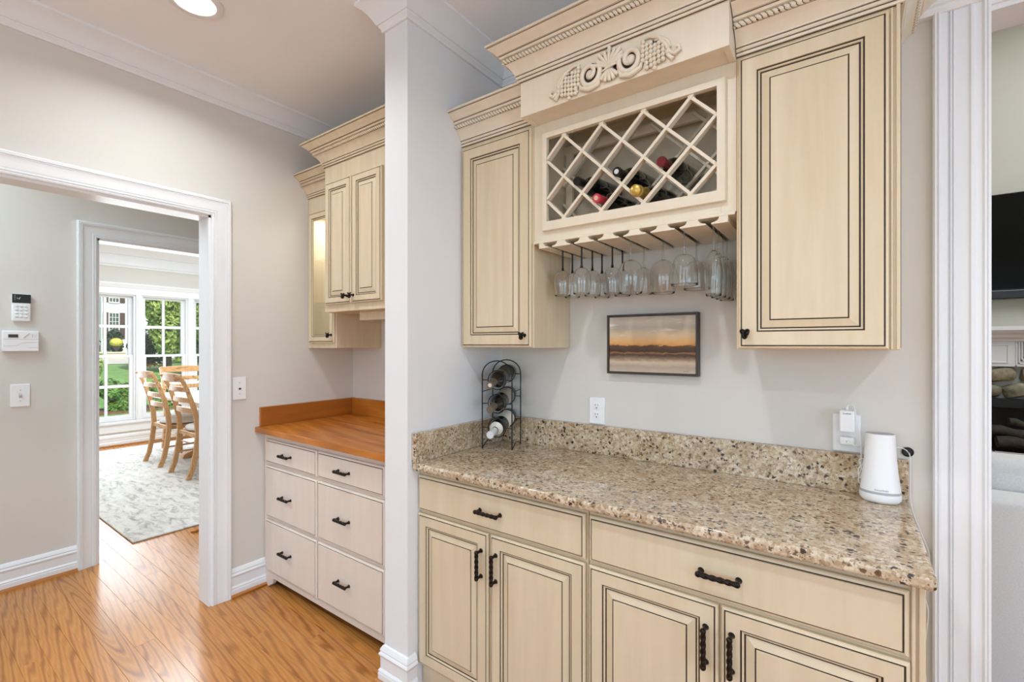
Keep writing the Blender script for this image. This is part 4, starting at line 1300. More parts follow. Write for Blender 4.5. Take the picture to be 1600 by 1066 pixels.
kp = thing('alarm_keypad', 'white alarm keypad with black display, uppermost device on the hall wall', 'keypad', (XH, 0.493, 1.575))
MB().box((XH + 0.0003, 0.455, 1.498), (XH + 0.020, 0.531, 1.652), M['plate']).build('case', kp, bevel=0.008, seg=4, smooth=40)
MB().box((XH + 0.0195, 0.4562, 1.602), (XH + 0.0215, 0.5300, 1.6510), M['darkplastic']).build('display', kp, bevel=0.0006, seg=1)
for i, (dy, dz, s_) in enumerate(((0.006, 0.040, 0.002), (0.006, 0.031, 0.002), (0.006, 0.021, 0.002), (0.015, 0.026, 0.003), (0.022, 0.024, 0.0035), (0.026, 0.030, 0.0025))):
    MB().box((XH + 0.0214, 0.460 + dy, 1.602 + dz - s_), (XH + 0.0218, 0.460 + dy + s_ * 0.9, 1.602 + dz + s_), M['silver']).build('display_mark', kp)
for r_ in range(4):
    for c_ in range(3):
        cy, cz = 0.474 + c_ * 0.0185, 1.5865 - r_ * 0.0195
        MB().lathe([(0.0, 0.024), (0.0062, 0.0235), (0.0072, 0.0195), (0.0072, 0.019), (0, 0.019)], M['plate'], 12, cap=False, mtx=Matrix.Rotation(R(90), 4, 'Y'), center=(XH, cy, cz)).build('key', kp, smooth=40)
        MB().tube([(XH + 0.0215, cy - 0.006, cz - 0.0062), (XH + 0.0215, cy, cz - 0.0085), (XH + 0.0215, cy + 0.006, cz - 0.0062)], 0.0008, M['greyplastic'], 6).build('key_edge', kp)
ap = thing('security_console', 'wide white alarm panel with small grey display under the keypad', 'alarm panel', (XH, 0.490, 1.387))
MB().box((XH + 0.0003, 0.418, 1.329), (XH + 0.026, 0.563, 1.445), M['plate']).build('case', ap, bevel=0.004, seg=3, smooth=40)
MB().box((XH + 0.0255, 0.428, 1.400), (XH + 0.0272, 0.482, 1.434), M['plate']).box((XH + 0.0268, 0.440, 1.406), (XH + 0.0278, 0.480, 1.426), M['greyplastic']).build('display', ap)
MB().box((XH + 0.0274, 0.4415, 1.4075), (XH + 0.0282, 0.4785, 1.4245), M['label_dark']).build('display_glass', ap)
for (ya, za), (yb, zb), mt in (((0.500, 1.405), (0.524, 1.432), M['greyplastic']),):
    MB().tube([(XH + 0.0262, ya, za), (XH + 0.0262, yb, zb)], 0.0022, mt, 6).build('diagonal_stripe', ap)
MB().tube([(XH + 0.0260, 0.423, 1.360), (XH + 0.0260, 0.475, 1.363), (XH + 0.0260, 0.495, 1.378), (XH + 0.0260, 0.560, 1.380)], 0.0007, M['greyplastic'], 5).tube([(XH + 0.0260, 0.423, 1.398), (XH + 0.0260, 0.560, 1.398)], 0.0007, M['greyplastic'], 5).tube([(XH + 0.0260, 0.520, 1.350), (XH + 0.0260, 0.560, 1.351)], 0.0007, M['greyplastic'], 5).build('cover_grooves', ap)
for k in range(2):
    MB().box((XH + 0.0258, 0.534, 1.411 + 0.010 * k), (XH + 0.0266, 0.538, 1.414 + 0.010 * k), M['slot']).box((XH + 0.0258, 0.542, 1.411 + 0.010 * k), (XH + 0.0264, 0.553, 1.413 + 0.010 * k), M['greyplastic']).build('indicator', ap)

# ================================================================== HUTCH
hb = thing('drawer_cabinet', 'pale cream six drawer base cabinet with bracket feet under the wood counter', 'cabinet', (-2.12, 1.6, 0))
HY = 1.300
mh = M['cream_hutch']
MB().box((-2.700, HY + 0.019, 0.085), (-1.532, YH - 0.001, 0.8725), mh).build('carcass', hb, bevel=0.0015)
MB().box((-2.712, HY + 0.019, 0.0005), (-2.7005, HY + 0.045, 0.8725), mh).build('filler_strip', hb, bevel=0.0015)
lx, rx = -2.700, -1.532
apron = [(lx, 0.0845), (rx, 0.0845), (rx, 0.001), (rx - 0.030, 0.001), (rx - 0.050, 0.008), (rx - 0.062, 0.026), (rx - 0.066, 0.050), (rx - 0.066, 0.058), (lx + 0.085, 0.058), (lx + 0.085, 0.050), (lx + 0.080, 0.032), (lx + 0.068, 0.020), (lx + 0.055, 0.018), (lx + 0.048, 0.008), (lx + 0.032, 0.001), (lx, 0.001)]
MB().prism(apron, 'y', HY + 0.019, HY + 0.040, mh).build('foot_apron', hb, bevel=0.001, seg=1)
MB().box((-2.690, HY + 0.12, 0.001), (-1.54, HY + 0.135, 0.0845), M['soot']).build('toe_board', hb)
rows = [(0.706, 0.838, 0.770), (0.404, 0.690, 0.543), (0.100, 0.388, 0.247)]
for ci, (a, b, hx) in enumerate(((-2.668, -2.158, -2.437), (-2.148, -1.634, -1.925))):
    for z0, z1, hz in rows:
        d = drawer_front(hb, a, b, z0, z1, HY, mh, gi=0.010)
        pull(d, hx, hz, HY, L=0.084, r=0.0078, out=0.024)
ct = thing('wood_countertop', 'orange brown wood plank counter with low splash boards in the niche', 'countertop', (-2.12, 1.6, 0.873))
ys = [1.266, 1.385, 1.512, 1.640, 1.768, YH - 0.001]
for i in range(5):
    MB().box((XA + 0.001, ys[i] + 0.0001, 0.8735), (-1.532, ys[i + 1] - 0.0001, 0.905), M['counterwood']).build('board', ct, bevel=0.002 if i == 0 else 0.0004, seg=2)
MB().box((XA + 0.001, 1.290, 0.9055), (XA + 0.020, YH - 0.0215, 1.013), M['splashwood']).build('splash_board', ct, bevel=0.001, seg=1)
MB().box((XA + 0.001, YH - 0.021, 0.9055), (-1.532, YH - 0.001, 1.013), M['counterwood']).build('splash_board', ct, bevel=0.001, seg=1)

HM = M['cream']
hc = thing('wall_cabinet', 'deep cream two door wall cabinet over the wood counter', 'cabinet', (-2.13, 1.7, 1.548))
cx0, cx1, cyf = -2.402, -1.856, 1.503
MB().box((cx0, cyf, 1.549), (cx1, YH - 0.001, 2.42), HM).build('carcass', hc, bevel=0.0015)
dA = raised_door(hc, -2.379, -2.139, 1.588, 2.264, cyf - 0.019, HM, fw=0.038)
knob(dA, -2.170, 1.628, cyf - 0.019)
dB = raised_door(hc, -2.131, -1.887, 1.588, 2.264, cyf - 0.019, HM, fw=0.038)
knob(dB, -2.112, 1.628, cyf - 0.019)
cabinet_crown(hc, [(cx0, YH - 0.001, 2.360), (cx0, cyf, 2.360), (cx1, cyf, 2.360), (cx1, YH - 0.001, 2.360)], 1, HM)
MB().box((-2.20, 1.585, 1.502), (-1.858, 1.66, 1.5485), HM).build('light_valance', hc, bevel=0.001, seg=1)

hf = thing('glass_door_cabinet', 'narrow cream glass door cabinet in the niche corner by the left wall', 'cabinet', (-2.56, 1.75, 1.347))
fx0, fx1, fyf = XA + 0.002, -2.417, 1.586
c = MB()
c.box((fx0, fyf, 1.347), (fx0 + 0.018, YH - 0.001, 2.30), HM)
c.box((fx1 - 0.018, fyf, 1.347), (fx1, YH - 0.001, 2.30), HM)
c.box((fx0 + 0.018, fyf, 1.347), (fx1 - 0.018, YH - 0.001, 1.372), HM)
c.box((fx0 + 0.018, fyf, 2.165), (fx1 - 0.018, YH - 0.001, 2.30), HM)
c.box((fx0 + 0.018, YH - 0.012, 1.372), (fx1 - 0.018, YH - 0.001, 2.165), M['label_white'])
c.build('carcass', hf, bevel=0.001, seg=1)
MB().box((fx0 + 0.018, fyf, 1.372), (fx0 + 0.036, fyf + 0.018, 2.165), HM).build('stile', hf)
dG = raised_door(hf, fx0 + 0.026, fx1 - 0.006, 1.378, 2.166, fyf - 0.019, HM, fw=0.036, glass=True)
knob(dG, -2.442, 1.424, fyf - 0.019)
for z in (1.62, 1.885):
    MB().box((fx0 + 0.019, fyf + 0.03, z), (fx1 - 0.019, YH - 0.013, z + 0.006), M['pane']).build('glass_shelf', hf)
cabinet_crown(hf, [(fx0, fyf, 2.262), (cx0 - 0.001, fyf, 2.262)], 1, HM)
light('glass_cabinet_lamp', 'AREA', (-2.565, 1.74, 2.155), 2.0, (0.92, 0.96, 1.0), size=0.12, target=(-2.565, 1.74, 0))

# ================================================================== DINING ROOM
rug = MB().box((-7.72, 1.05, 0.0005), (-3.99, 4.3, 0.011), M['rug']).build('area_rug', bevel=0.004, seg=2)
tag(rug, 'large pale grey distressed area rug on the dining room floor', 'rug')

# windows --------------------------------------------------------------------------
def window(n, y0, y1):
    t = bpy.data.objects.new('window_%d' % n, None)
    col.objects.link(t)
    t.location = (XD, (y0 + y1) / 2, WZ0)
    t['kind'] = 'structure'
    tr = M['trim']
    X = XD
    fr = MB()
    fr.box((X - 0.13, y0, WZ0), (X - 0.005, y0 + 0.022, WZ1), tr).box((X - 0.13, y1 - 0.022, WZ0), (X - 0.005, y1, WZ1), tr)
    fr.box((X - 0.13, y0 + 0.022, WZ1 - 0.018), (X - 0.005, y1 - 0.022, WZ1), tr).box((X - 0.13, y0 + 0.022, WZ0), (X - 0.005, y1 - 0.022, WZ0 + 0.02), tr)
    fr.build('window_frame', t, bevel=0.002, seg=1)
    a, b = y0 + 0.022, y1 - 0.022
    zm = 1.205
    for k, (z0, z1, xs) in enumerate(((zm - 0.018, WZ1 - 0.018, X - 0.105), (WZ0 + 0.02, zm + 0.018, X - 0.062))):
        s_ = MB()
        st, br, tp = 0.042, (0.036 if k == 0 else 0.055), (0.030 if k == 0 else 0.034)
        s_.box((xs, a, z0), (xs + 0.035, a + st, z1), tr).box((xs, b - st, z0), (xs + 0.035, b, z1), tr)
        s_.box((xs, a + st, z0), (xs + 0.035, b - st, z0 + br), tr).box((xs, a + st, z1 - tp), (xs + 0.035, b - st, z1), tr)
        so = s_.build('sash', t, bevel=0.002, seg=1)
        ym, zmm = (a + b) / 2, (z0 + br + z1 - tp) / 2
        mw = 0.016
        MB().box((xs + 0.006, ym - mw, z0 + br), (xs + 0.030, ym + mw, z1 - tp), tr).build('muntin', so, bevel=0.002, seg=1)
        for (ya, yb) in ((a + st, ym - mw), (ym + mw, b - st)):
            MB().box((xs + 0.006, ya, zmm - mw - 0.004), (xs + 0.030, yb, zmm + mw + 0.004), tr).build('muntin', so, bevel=0.002, seg=1)
            for (za, zb) in ((z0 + br, zmm - mw - 0.004), (zmm + mw + 0.004, z1 - tp)):
                MB().box((xs + 0.016, ya, za), (xs + 0.019, yb, zb), M['pane']).build('pane', so)
    return t
WINS = [(1.470, 2.145), (2.205, 2.765), (2.840, 3.515)]
WINS = [(1.520, 2.139), (2.203, 2.766), (2.836, 3.46)]
for i, (a, b) in enumerate(WINS): window(i + 1, a, b)
m_ = MB()
for (a, b) in ((1.42, 1.520), (2.139, 2.203), (2.766, 2.836), (3.46, 3.56)): m_.box((XD - 0.14, a, WZ0), (XD + 0.018, b, WZ1), M['trim'])
for yc in (2.171, 2.801): m_.box((XD + 0.018, yc - 0.016, WZ0), (XD + 0.026, yc + 0.016, WZ1), M['trim'])
struct('trim_13', m_, bevel=0.003, seg=1)
HEADC = [(0, 0), (0.018, 0), (0.018, 0.085), (0.026, 0.09), (0.032, 0.105), (0.045, 0.125), (0.05, 0.135), (0.05, 0.15), (0, 0.15)]
struct('trim_14', MB().sweep([(XD, 1.40, 2.05), (XD, 3.58, 2.05)], HEADC, (0, 0, 1), 1, M['trim']), smooth=25)
struct('trim_15', MB().box((XD - 0.02, 1.38, 0.295), (XD + 0.05, 3.60, 0.330), M['trim']).box((XD, 1.40, 0.180), (XD + 0.018, 3.58, 0.295), M['trim']), bevel=0.003, seg=1)

# chairs -----------------------------------------------------------------------------
def chair(label, loc, rot):
    """local frame: the sitter looks along +Y, rear feet at y = 0"""
    t = thing('dining_chair', label, 'chair', loc, 'ladder back dining chairs', rot)
    wd = M['chairwood']
    W = 0.235
    def post(sx):
        prof = [(0.0, 0.0), (0.036, 0.10), (0.066, 0.26), (0.084, 0.44), (0.075, 0.58), (0.040, 0.74), (-0.010, 0.90), (-0.062, 1.015), (-0.092, 1.045)]
        m_ = MB()
        vs, fs = [], []
        for (y_, z_) in prof:
            wx = 0.016
            wy = 0.023 if z_ < 0.9 else 0.018
            for (dx, dy) in ((-wx, -wy), (wx, -wy), (wx, wy), (-wx, wy)): vs.append((sx * W + dx, y_ + dy, z_))
        n_ = len(prof)
        for i in range(n_ - 1):
            for k in range(4): fs.append((i * 4 + k, i * 4 + (k + 1) % 4, (i + 1) * 4 + (k + 1) % 4, (i + 1) * 4 + k))
        fs += [(3, 2, 1, 0), tuple(4 * (n_ - 1) + k for k in range(4))]
        m_.add(vs, fs, wd)
        o = m_.build('rear_leg', t, local=True, smooth=35, bevel=0.004, seg=2)
        return prof
    for sx in (-1, 1): prof = post(sx)
    def y_at(z):
        for (a, b) in zip(prof, prof[1:]):
            if a[1] <= z <= b[1]: return a[0] + (b[0] - a[0]) * (z - a[1]) / (b[1] - a[1])
        return prof[-1][0]
    for z, hh, nm in ((1.020, 0.036, 'top_rail'), (0.900, 0.023, 'back_slat'), (0.790, 0.023, 'back_slat'), (0.680, 0.025, 'back_slat')):
        m_ = MB()
        vs, fs = [], []
        N = 10
        for i in range(N + 1):
            u = -1 + 2 * i / N
            bow = -0.030 * (1 - u * u)
            cr = 0.010 * (1 - u * u) if nm == 'top_rail' else 0.006 * (1 - u * u)
            yy = y_at(z) + bow
            x = u * (W - 0.004 if nm != 'top_rail' else W + 0.012)
            for (dy, dz) in ((-0.009, -hh), (0.009, -hh), (0.009, hh + cr), (-0.009, hh + cr)): vs.append((x, yy + dy, z + dz))
        for i in range(N):
            for k in range(4): fs.append((i * 4 + k, i * 4 + (k + 1) % 4, (i + 1) * 4 + (k + 1) % 4, (i + 1) * 4 + k))
        fs += [(3, 2, 1, 0), tuple(4 * N + k for k in range(4))]
        m_.add(vs, fs, wd)
        m_.build(nm, t, local=True, smooth=35, bevel=0.003)
    for sx in (-1, 1):
        MB().tube([(sx * 0.205, 0.52, 0.43), (sx * 0.205, 0.525, 0.25), (sx * 0.205, 0.53, 0.0)], [0.024, 0.020, 0.015], wd, 12).build('front_leg', t, local=True, smooth=40)
        MB().tube([(sx * 0.222, 0.055, 0.21), (sx * 0.205, 0.525, 0.21)], 0.010, wd, 8).build('stretcher', t, local=True, smooth=40)
    MB().tube([(-0.21, 0.30, 0.21), (0.21, 0.30, 0.21)], 0.010, wd, 8).build('stretcher', t, local=True, smooth=40)
    fr = MB()
    outl = [(-0.225, 0.07), (0.225, 0.07), (0.235, 0.30), (0.232, 0.46), (0.20, 0.535), (0.10, 0.56), (-0.10, 0.56), (-0.20, 0.535), (-0.232, 0.46), (-0.235, 0.30)]
    fr.prism(outl, 'z', 0.40, 0.448, wd)
    fr.build('seat_frame', t, local=True, bevel=0.006, seg=2)
    cu = MB()
    rings = []
    for (k, z_) in ((1.0, 0.4485), (1.03, 0.462), (1.02, 0.485), (0.95, 0.503), (0.75, 0.514), (0.4, 0.519)):
        rings.append([((x) * k, 0.31 + (y_ - 0.31) * k, z_) for x, y_ in outl])
    vs = [p for r_ in rings for p in r_]
    n_ = len(outl)
    fs = [(i * n_ + k, i * n_ + (k + 1) % n_, (i + 1) * n_ + (k + 1) % n_, (i + 1) * n_ + k) for i in range(len(rings) - 1) for k in range(n_)]
    fs += [tuple(range(n_ - 1, -1, -1)), tuple((len(rings) - 1) * n_ + k for k in range(n_))]
    cu.add(vs, fs, M['seat'])
    o = cu.build('seat_cushion', t, local=True, smooth=70)
    sb = o.modifiers.new('sub', 'SUBSURF')
    sb.levels = sb.render_levels = 1
    return t
ZR = 0.0115
ch = chair('ladder back chair with white seat, left of the two seen from behind', (-6.40, 1.865, ZR), (0, 0, 0))
copy_thing(ch, 'ladder back chair with white seat, right of the two seen from behind', (-5.60, 1.860, ZR), (0, 0, 0))
copy_thing(ch, 'ladder back chair at the table head in front of the windows', (-7.30, 2.475, ZR), (0, 0, R(-90)))

tb = thing('dining_table', 'long pale wood dining table on trestle legs', 'table', (-5.9, 2.48, ZR))
tz = 0.765
outl = []
for (cx, cy, a0) in ((-4.75, 2.88, 0), (-6.83, 2.88, 90), (-6.83, 2.10, 180), (-4.75, 2.10, 270)):
    for i in range(7):
        a = R(a0 + 15 * i)
        outl.append((cx + 0.12 * math.cos(a), cy + 0.12 * math.sin(a)))
MB().prism(outl, 'z', tz - 0.035, tz, M['tablewood']).build('tabletop', tb, bevel=0.004, seg=2)
MB().box((-6.75, 2.16, tz - 0.115), (-4.85, 2.18, tz - 0.0355), M['tablewood']).box((-6.75, 2.78, tz - 0.115), (-4.85, 2.80, tz - 0.0355), M['tablewood']).box((-6.75, 2.18, tz - 0.115), (-6.73, 2.78, tz - 0.0355), M['tablewood']).box((-4.87, 2.18, tz - 0.115), (-4.85, 2.78, tz - 0.0355), M['tablewood']).build('apron', tb, bevel=0.002, seg=1)
for x in (-6.45, -5.20):
    MB().lathe([(0.07, 0.14), (0.075, 0.20), (0.045, 0.26), (0.06, 0.42), (0.045, 0.56), (0.08, 0.62), (0.08, 0.646)], M['chairwood'], 20, center=(x, 2.48, 0)).build('pedestal', tb, smooth=45)
    arch = [(2.16, ZR + 0.001), (2.24, ZR + 0.001), (2.32, 0.045), (2.48, 0.06), (2.64, 0.045), (2.72, ZR + 0.001), (2.80, ZR + 0.001), (2.78, 0.06), (2.62, 0.12), (2.48, 0.14), (2.34, 0.12), (2.18, 0.06)]
    MB().prism(arch, 'x', x - 0.045, x + 0.045, M['chairwood']).build('foot', tb, bevel=0.004)
MB().box((-6.40, 2.45, 0.16), (-5.25, 2.51, 0.22), M['chairwood']).build('stretcher', tb, bevel=0.004)

# ================================================================== LIVING ROOM
so = thing('sofa', 'white woven fabric sofa seen from behind through the right opening', 'sofa', (1.3, 2.85, 0))
sm = M['sofa']
MB().box((0.20, 2.45, 0.06), (2.45, 2.64, 0.796), sm).build('back_frame', so, bevel=0.03, seg=4, smooth=50)
MB().box((0.20, 2.645, 0.06), (0.42, 3.40, 0.62), sm).build('arm', so, bevel=0.04, seg=4, smooth=50)
MB().box((2.23, 2.645, 0.06), (2.45, 3.40, 0.62), sm).build('arm', so, bevel=0.04, seg=4, smooth=50)
MB().box((0.425, 2.645, 0.06), (2.225, 3.38, 0.30), sm).build('seat_base', so, bevel=0.01)
for (a, b) in ((0.43, 1.32), (1.33, 2.22)):
    MB().box((a, 2.82, 0.302), (b, 3.40, 0.47), sm).build('seat_cushion', so, bevel=0.04, seg=4, smooth=50)
    c_ = MB().box((a - 0.02, 2.648, 0.475), (b - 0.01, 2.84, 0.915), sm).build('back_cushion', so, bevel=0.06, seg=5, smooth=50)
for x in (0.28, 2.37):
    for y_ in (2.50, 3.32): MB().tube([(x, y_, 0.0), (x, y_, 0.065)], [0.018, 0.025], M['chairwood'], 10).build('leg', so, smooth=40)

YL = 5.90
tv = thing('television', 'large black flat television above the white mantel', 'television', (1.55, YL - 0.05, 2.2))
MB().box((0.80, YL - 0.065, 1.845), (2.30, YL - 0.03, 2.690), M['darkplastic']).build('case', tv, bevel=0.004)
MB().box((0.808, YL - 0.067, 1.853), (2.292, YL - 0.064, 2.682), M['screen']).build('screen', tv)
MB().box((1.40, YL - 0.03, 2.1), (1.70, YL - 0.001, 2.4), M['black']).build('wall_bracket', tv)
sb = tag(MB().box((0.82, YL - 0.10, 1.765), (2.28, YL - 0.001, 1.842), M['darkplastic']).build('soundbar', bevel=0.008, seg=2), 'dark slim soundbar right under the television', 'speaker')

fp = thing('fireplace', 'white fireplace mantel with stone surround and black firebox', 'fireplace', (1.55, YL, 0))
tr = M['trim']
ms = [(YL - 0.0005, 1.395), (YL - 0.10, 1.395), (YL - 0.105, 1.415), (YL - 0.13, 1.43), (YL - 0.135, 1.45), (YL - 0.16, 1.47), (YL - 0.165, 1.485), (YL - 0.19, 1.49), (YL - 0.19, 1.525), (YL - 0.0005, 1.525)]
MB().prism(ms, 'x', 0.62, 2.48, tr).build('mantel_shelf', fp)
MB().box((0.70, YL - 0.075, 1.175), (2.40, YL - 0.0005, 1.3945), tr).build('frieze', fp, bevel=0.002, seg=1)
for (a, b) in ((0.86, 1.105), (2.0, 2.24)):
    f = MB()
    for (p, q) in (((a, 1.205), (b, 1.215)), ((a, 1.36), (b, 1.37)), ((a, 1.215), (a + 0.01, 1.36)), ((b - 0.01, 1.215), (b, 1.36))): f.box((p[0], YL - 0.084, p[1]), (q[0], YL - 0.0745, q[1]), tr)
    f.build('panel_bead', fp, bevel=0.002, seg=1)
for k in range(5):
    a, b = 1.145 + k * 0.016, 1.305 - k * 0.016
    f = MB()
    z0, z1 = 1.178 + k * 0.024, 1.392
    x_a, x_b = a, b
    d_ = YL - 0.078 - 0.006 * (k + 1)
    f.box((x_a, d_, z0), (x_a + 0.008, YL - 0.0745, z1), tr).box((x_b - 0.008, d_, z0), (x_b, YL - 0.0745, z1), tr).box((x_a, d_, z0), (x_b, YL - 0.0745, z0 + 0.010), tr)
    f.build('corbel_step', fp, bevel=0.001, seg=1)
for (a, b) in ((0.62, 0.72), (2.38, 2.48)): MB().box((a, YL - 0.09, 0.001), (b, YL - 0.0005, 1.1745), tr).build('pilaster', fp, bevel=0.004)
MB().box((0.72, YL - 0.030, 0.001), (0.95, YL - 0.0005, 1.1745), M['mortar']).box((2.15, YL - 0.030, 0.001), (2.38, YL - 0.0005, 1.1745), M['mortar']).box((0.95, YL - 0.030, 0.895), (2.15, YL - 0.0005, 1.1745), M['mortar']).build('mortar_bed', fp)
sr = random.Random(5)
def stone(cx, cz, w_, h_, rot=0):
    bm = bmesh.new()
    bmesh.ops.create_icosphere(bm, subdivisions=2, radius=1.0)
    m_ = MB()
    vs = []
    ca, sa = math.cos(rot), math.sin(rot)
    for v_ in bm.verts:
        x, y_, z = v_.co
        f_ = 0.90 + sr.uniform(-0.11, 0.09)
        sx_ = math.copysign(abs(x) ** 0.55, x) * w_ * 1.16 * f_
        sz_ = math.copysign(abs(z) ** 0.55, z) * h_ * 1.2 * f_
        vs.append((cx + sx_ * ca - sz_ * sa, YL - 0.040 + y_ * 0.065 * f_, cz + sx_ * sa + sz_ * ca))
    fs = [tuple(q.index for q in f_.verts) for f_ in bm.faces]
    bm.free()
    m_.add(vs, fs, M['rock'])
    m_.build('stone', fp, smooth=35)
for (cx, cz, w_, h_, rr) in ((0.80, 1.09, 0.07, 0.07, 0), (0.79, 0.95, 0.065, 0.06, 0.2), (0.90, 1.02, 0.05, 0.055, 0.3), (0.985, 0.965, 0.080, 0.055, -0.25), (1.06, 1.105, 0.095, 0.060, 0.2), (1.155, 0.965, 0.085, 0.060, 0.3), (1.245, 1.10, 0.070, 0.060, -0.2), (1.31, 0.965, 0.065, 0.060, 0.1), (1.385, 1.10, 0.055, 0.060, 0), (1.50, 1.05, 0.10, 0.06, 0.1), (1.52, 0.94, 0.08, 0.04, 0), (1.70, 1.10, 0.10, 0.06, 0), (1.70, 0.96, 0.09, 0.05, 0), (1.90, 1.05, 0.10, 0.07, 0.2), (2.05, 0.96, 0.07, 0.05, 0), (2.06, 1.11, 0.07, 0.05, 0)):
    stone(cx, cz, w_, h_, rr)
for k in range(6):
    stone(0.83, 0.83 - k * 0.145, 0.095, 0.062, sr.uniform(-0.2, 0.2))
    stone(2.27, 0.83 - k * 0.145, 0.095, 0.062, sr.uniform(-0.2, 0.2))
MB().box((0.95, YL - 0.012, 0.30), (2.15, YL - 0.0005, 0.895), M['soot']).box((0.95, YL - 0.30, 0.26), (2.15, YL - 0.0005, 0.32), M['soot']).box((0.95, YL - 0.10, 0.82), (2.15, YL - 0.0005, 0.894), M['black']).build('firebox', fp)
for (xa, za, xb, zb, r_, yo) in ((0.98, 0.62, 1.42, 0.58, 0.045, -0.10), (1.02, 0.52, 1.55, 0.53, 0.055, -0.13), (1.10, 0.70, 1.36, 0.64, 0.035, -0.09), (1.40, 0.56, 1.95, 0.60, 0.05, -0.11)):
    pts = [(xa + (xb - xa) * i / 6, YL + yo + 0.01 * math.sin(i * 2.1), za + (zb - za) * i / 6 + 0.008 * math.sin(i * 1.7)) for i in range(7)]
    MB().tube(pts, [r_ * (0.9 + 0.15 * math.sin(i * 2.7)) for i in range(7)], M['log'], 10).build('log', fp, smooth=40)
g_ = MB()
for k in range(9): g_.tube([(1.0 + 0.12 * k, YL - 0.20, 0.44), (1.0 + 0.12 * k, YL - 0.04, 0.44)], 0.008, M['black'], 6)
g_.tube([(0.97, YL - 0.20, 0.44), (2.05, YL - 0.20, 0.44)], 0.010, M['greyplastic'], 8).tube([(0.97, YL - 0.20, 0.38), (2.05, YL - 0.20, 0.38)], 0.008, M['black'], 8)
for x in (0.99, 2.03):
    for y_ in (YL - 0.20, YL - 0.04): g_.tube([(x, y_, 0.321), (x, y_, 0.46)], 0.008, M['black'], 6)
g_.build('grate', fp, smooth=40)

# ================================================================== OUTSIDE
struct('ground', MB().add([(-8.14, -6, -0.32), (-8.14, 12, -0.32), (-16, 20, -0.32), (-16, -6, -0.32), (-34, 30, 0.20), (-34, -4, 0.20), (-70, 50, 0.55), (-70, -6, 0.55)],
                          [(0, 1, 2, 3), (3, 2, 4, 5), (5, 4, 6, 7)], M['lawn']))
struct('ground_path', MB().box((-13.7, -3, -0.34), (-12.2, 11, -0.285), M['pave']), bevel=0.01)
struct('ground_mulch', MB().box((-15.4, 0.5, -0.34), (-14.35, 12, -0.275), M['mulch']))
struct('ground_drive', MB().add([(-34.2, 0, 0.23), (-34.2, 26, 0.23), (-38.5, 28, 0.42), (-38.5, 0, 0.42)], [(0, 1, 2, 3)], M['pave']))

def shrub(name, label, cat, c, rad, n, leaf, mat, seed, trunk=None, group=None, stem=True):
    t = thing(name, label, cat, (c[0], c[1], trunk[0] if trunk else c[2] - rad[2]), group)
    rr = random.Random(seed)
    vs, fs = [], []
    lobes = [(Vector((rr.uniform(-0.55, 0.55) * rad[0], rr.uniform(-0.55, 0.55) * rad[1], rr.uniform(-0.5, 0.6) * rad[2])), rr.uniform(0.4, 0.62)) for _ in range(9)]
    for _ in range(n):
        lc, lr = lobes[rr.randrange(9)]
        d = Vector((rr.gauss(0, 1), rr.gauss(0, 1), rr.gauss(0, 1))).normalized()
        k = lr * (0.62 + 0.38 * rr.random() ** 0.5)
        p = Vector(c) + lc + Vector((d.x * rad[0] * k, d.y * rad[1] * k, d.z * rad[2] * k))
        if p.z < c[2] - rad[2] + 0.02: p.z = c[2] - rad[2] + 0.02 + rr.random() * 0.1
        nrm = (d + Vector((rr.uniform(-0.7, 0.7), rr.uniform(-0.7, 0.7), rr.uniform(-0.3, 0.9)))).normalized()
        u = nrm.cross(Vector((rr.uniform(-1, 1), rr.uniform(-1, 1), rr.uniform(-1, 1)))).normalized()
        w_ = nrm.cross(u)
        s_ = leaf * rr.uniform(0.6, 1.3)
        o = len(vs)
        vs += [p - u * s_, p - w_ * s_ * 0.45 + nrm * s_ * 0.12, p + u * s_, p + w_ * s_ * 0.45 + nrm * s_ * 0.12]
        fs.append((o, o + 1, o + 2, o + 3))
    m_ = MB()
    m_.add(vs, fs, mat)
    # built without recalculating normals of single leaves
    m_.build('foliage', t, kind='stuff')
    z0 = trunk[0] if trunk else c[2] - rad[2] - 0.05
    tk = MB()
    r0 = trunk[1] if trunk else 0.03
    tk.tube([(c[0], c[1], z0 - 0.02), (c[0] + 0.02, c[1], (z0 + c[2]) / 2), (c[0], c[1] + 0.03, c[2])], [r0, r0 * 0.8, r0 * 0.4], M['trunk'], 8)
    for k in range(4):
        a = k * 1.7
        tk.tube([(c[0], c[1], (z0 + c[2]) / 2), (c[0] + rad[0] * 0.5 * math.cos(a), c[1] + rad[1] * 0.5 * math.sin(a), c[2] + rad[2] * 0.2)], [r0 * 0.5, r0 * 0.15], M['trunk'], 6)
    tk.build('stem', t, smooth=50)
    return t
shrub('shrub', 'yellow green bush just outside at the left edge of the first window', 'shrub', (-12.0, 2.28, 0.55), (0.45, 0.50, 0.85), 2600, 0.055, M['leaf_yellow'], 1)
for i, (yy, lab) in enumerate(((2.72, 'low green hedge bush leftmost in the mulch bed, beside the yellow green bush'), (3.70, 'low green hedge bush second from left in the mulch bed'), (4.68, 'low green hedge bush in the middle of the mulch bed'), (5.66, 'low green hedge bush fourth from left in the mulch bed'), (6.64, 'low green hedge bush rightmost in the mulch bed'))):
    shrub('shrub', lab, 'shrub', (-14.85, yy, 0.0), (0.42, 0.45, 0.44), 5600, 0.05, M['leaf_hedge'], 20 + i, group='hedge bushes in the mulch bed')
TREES = [((-27.0, 8.50, 3.5), (1.5, 1.45, 2.6), 'leafy sunlit tree filling the second window'),
         ((-32.0, 11.9, 3.9), (1.9, 2.0, 2.9), 'leafy tree behind, between the second and third windows'),
         ((-22.5, 9.05, 3.3), (1.2, 1.15, 2.4), 'leafy nearer tree standing in the third window')]
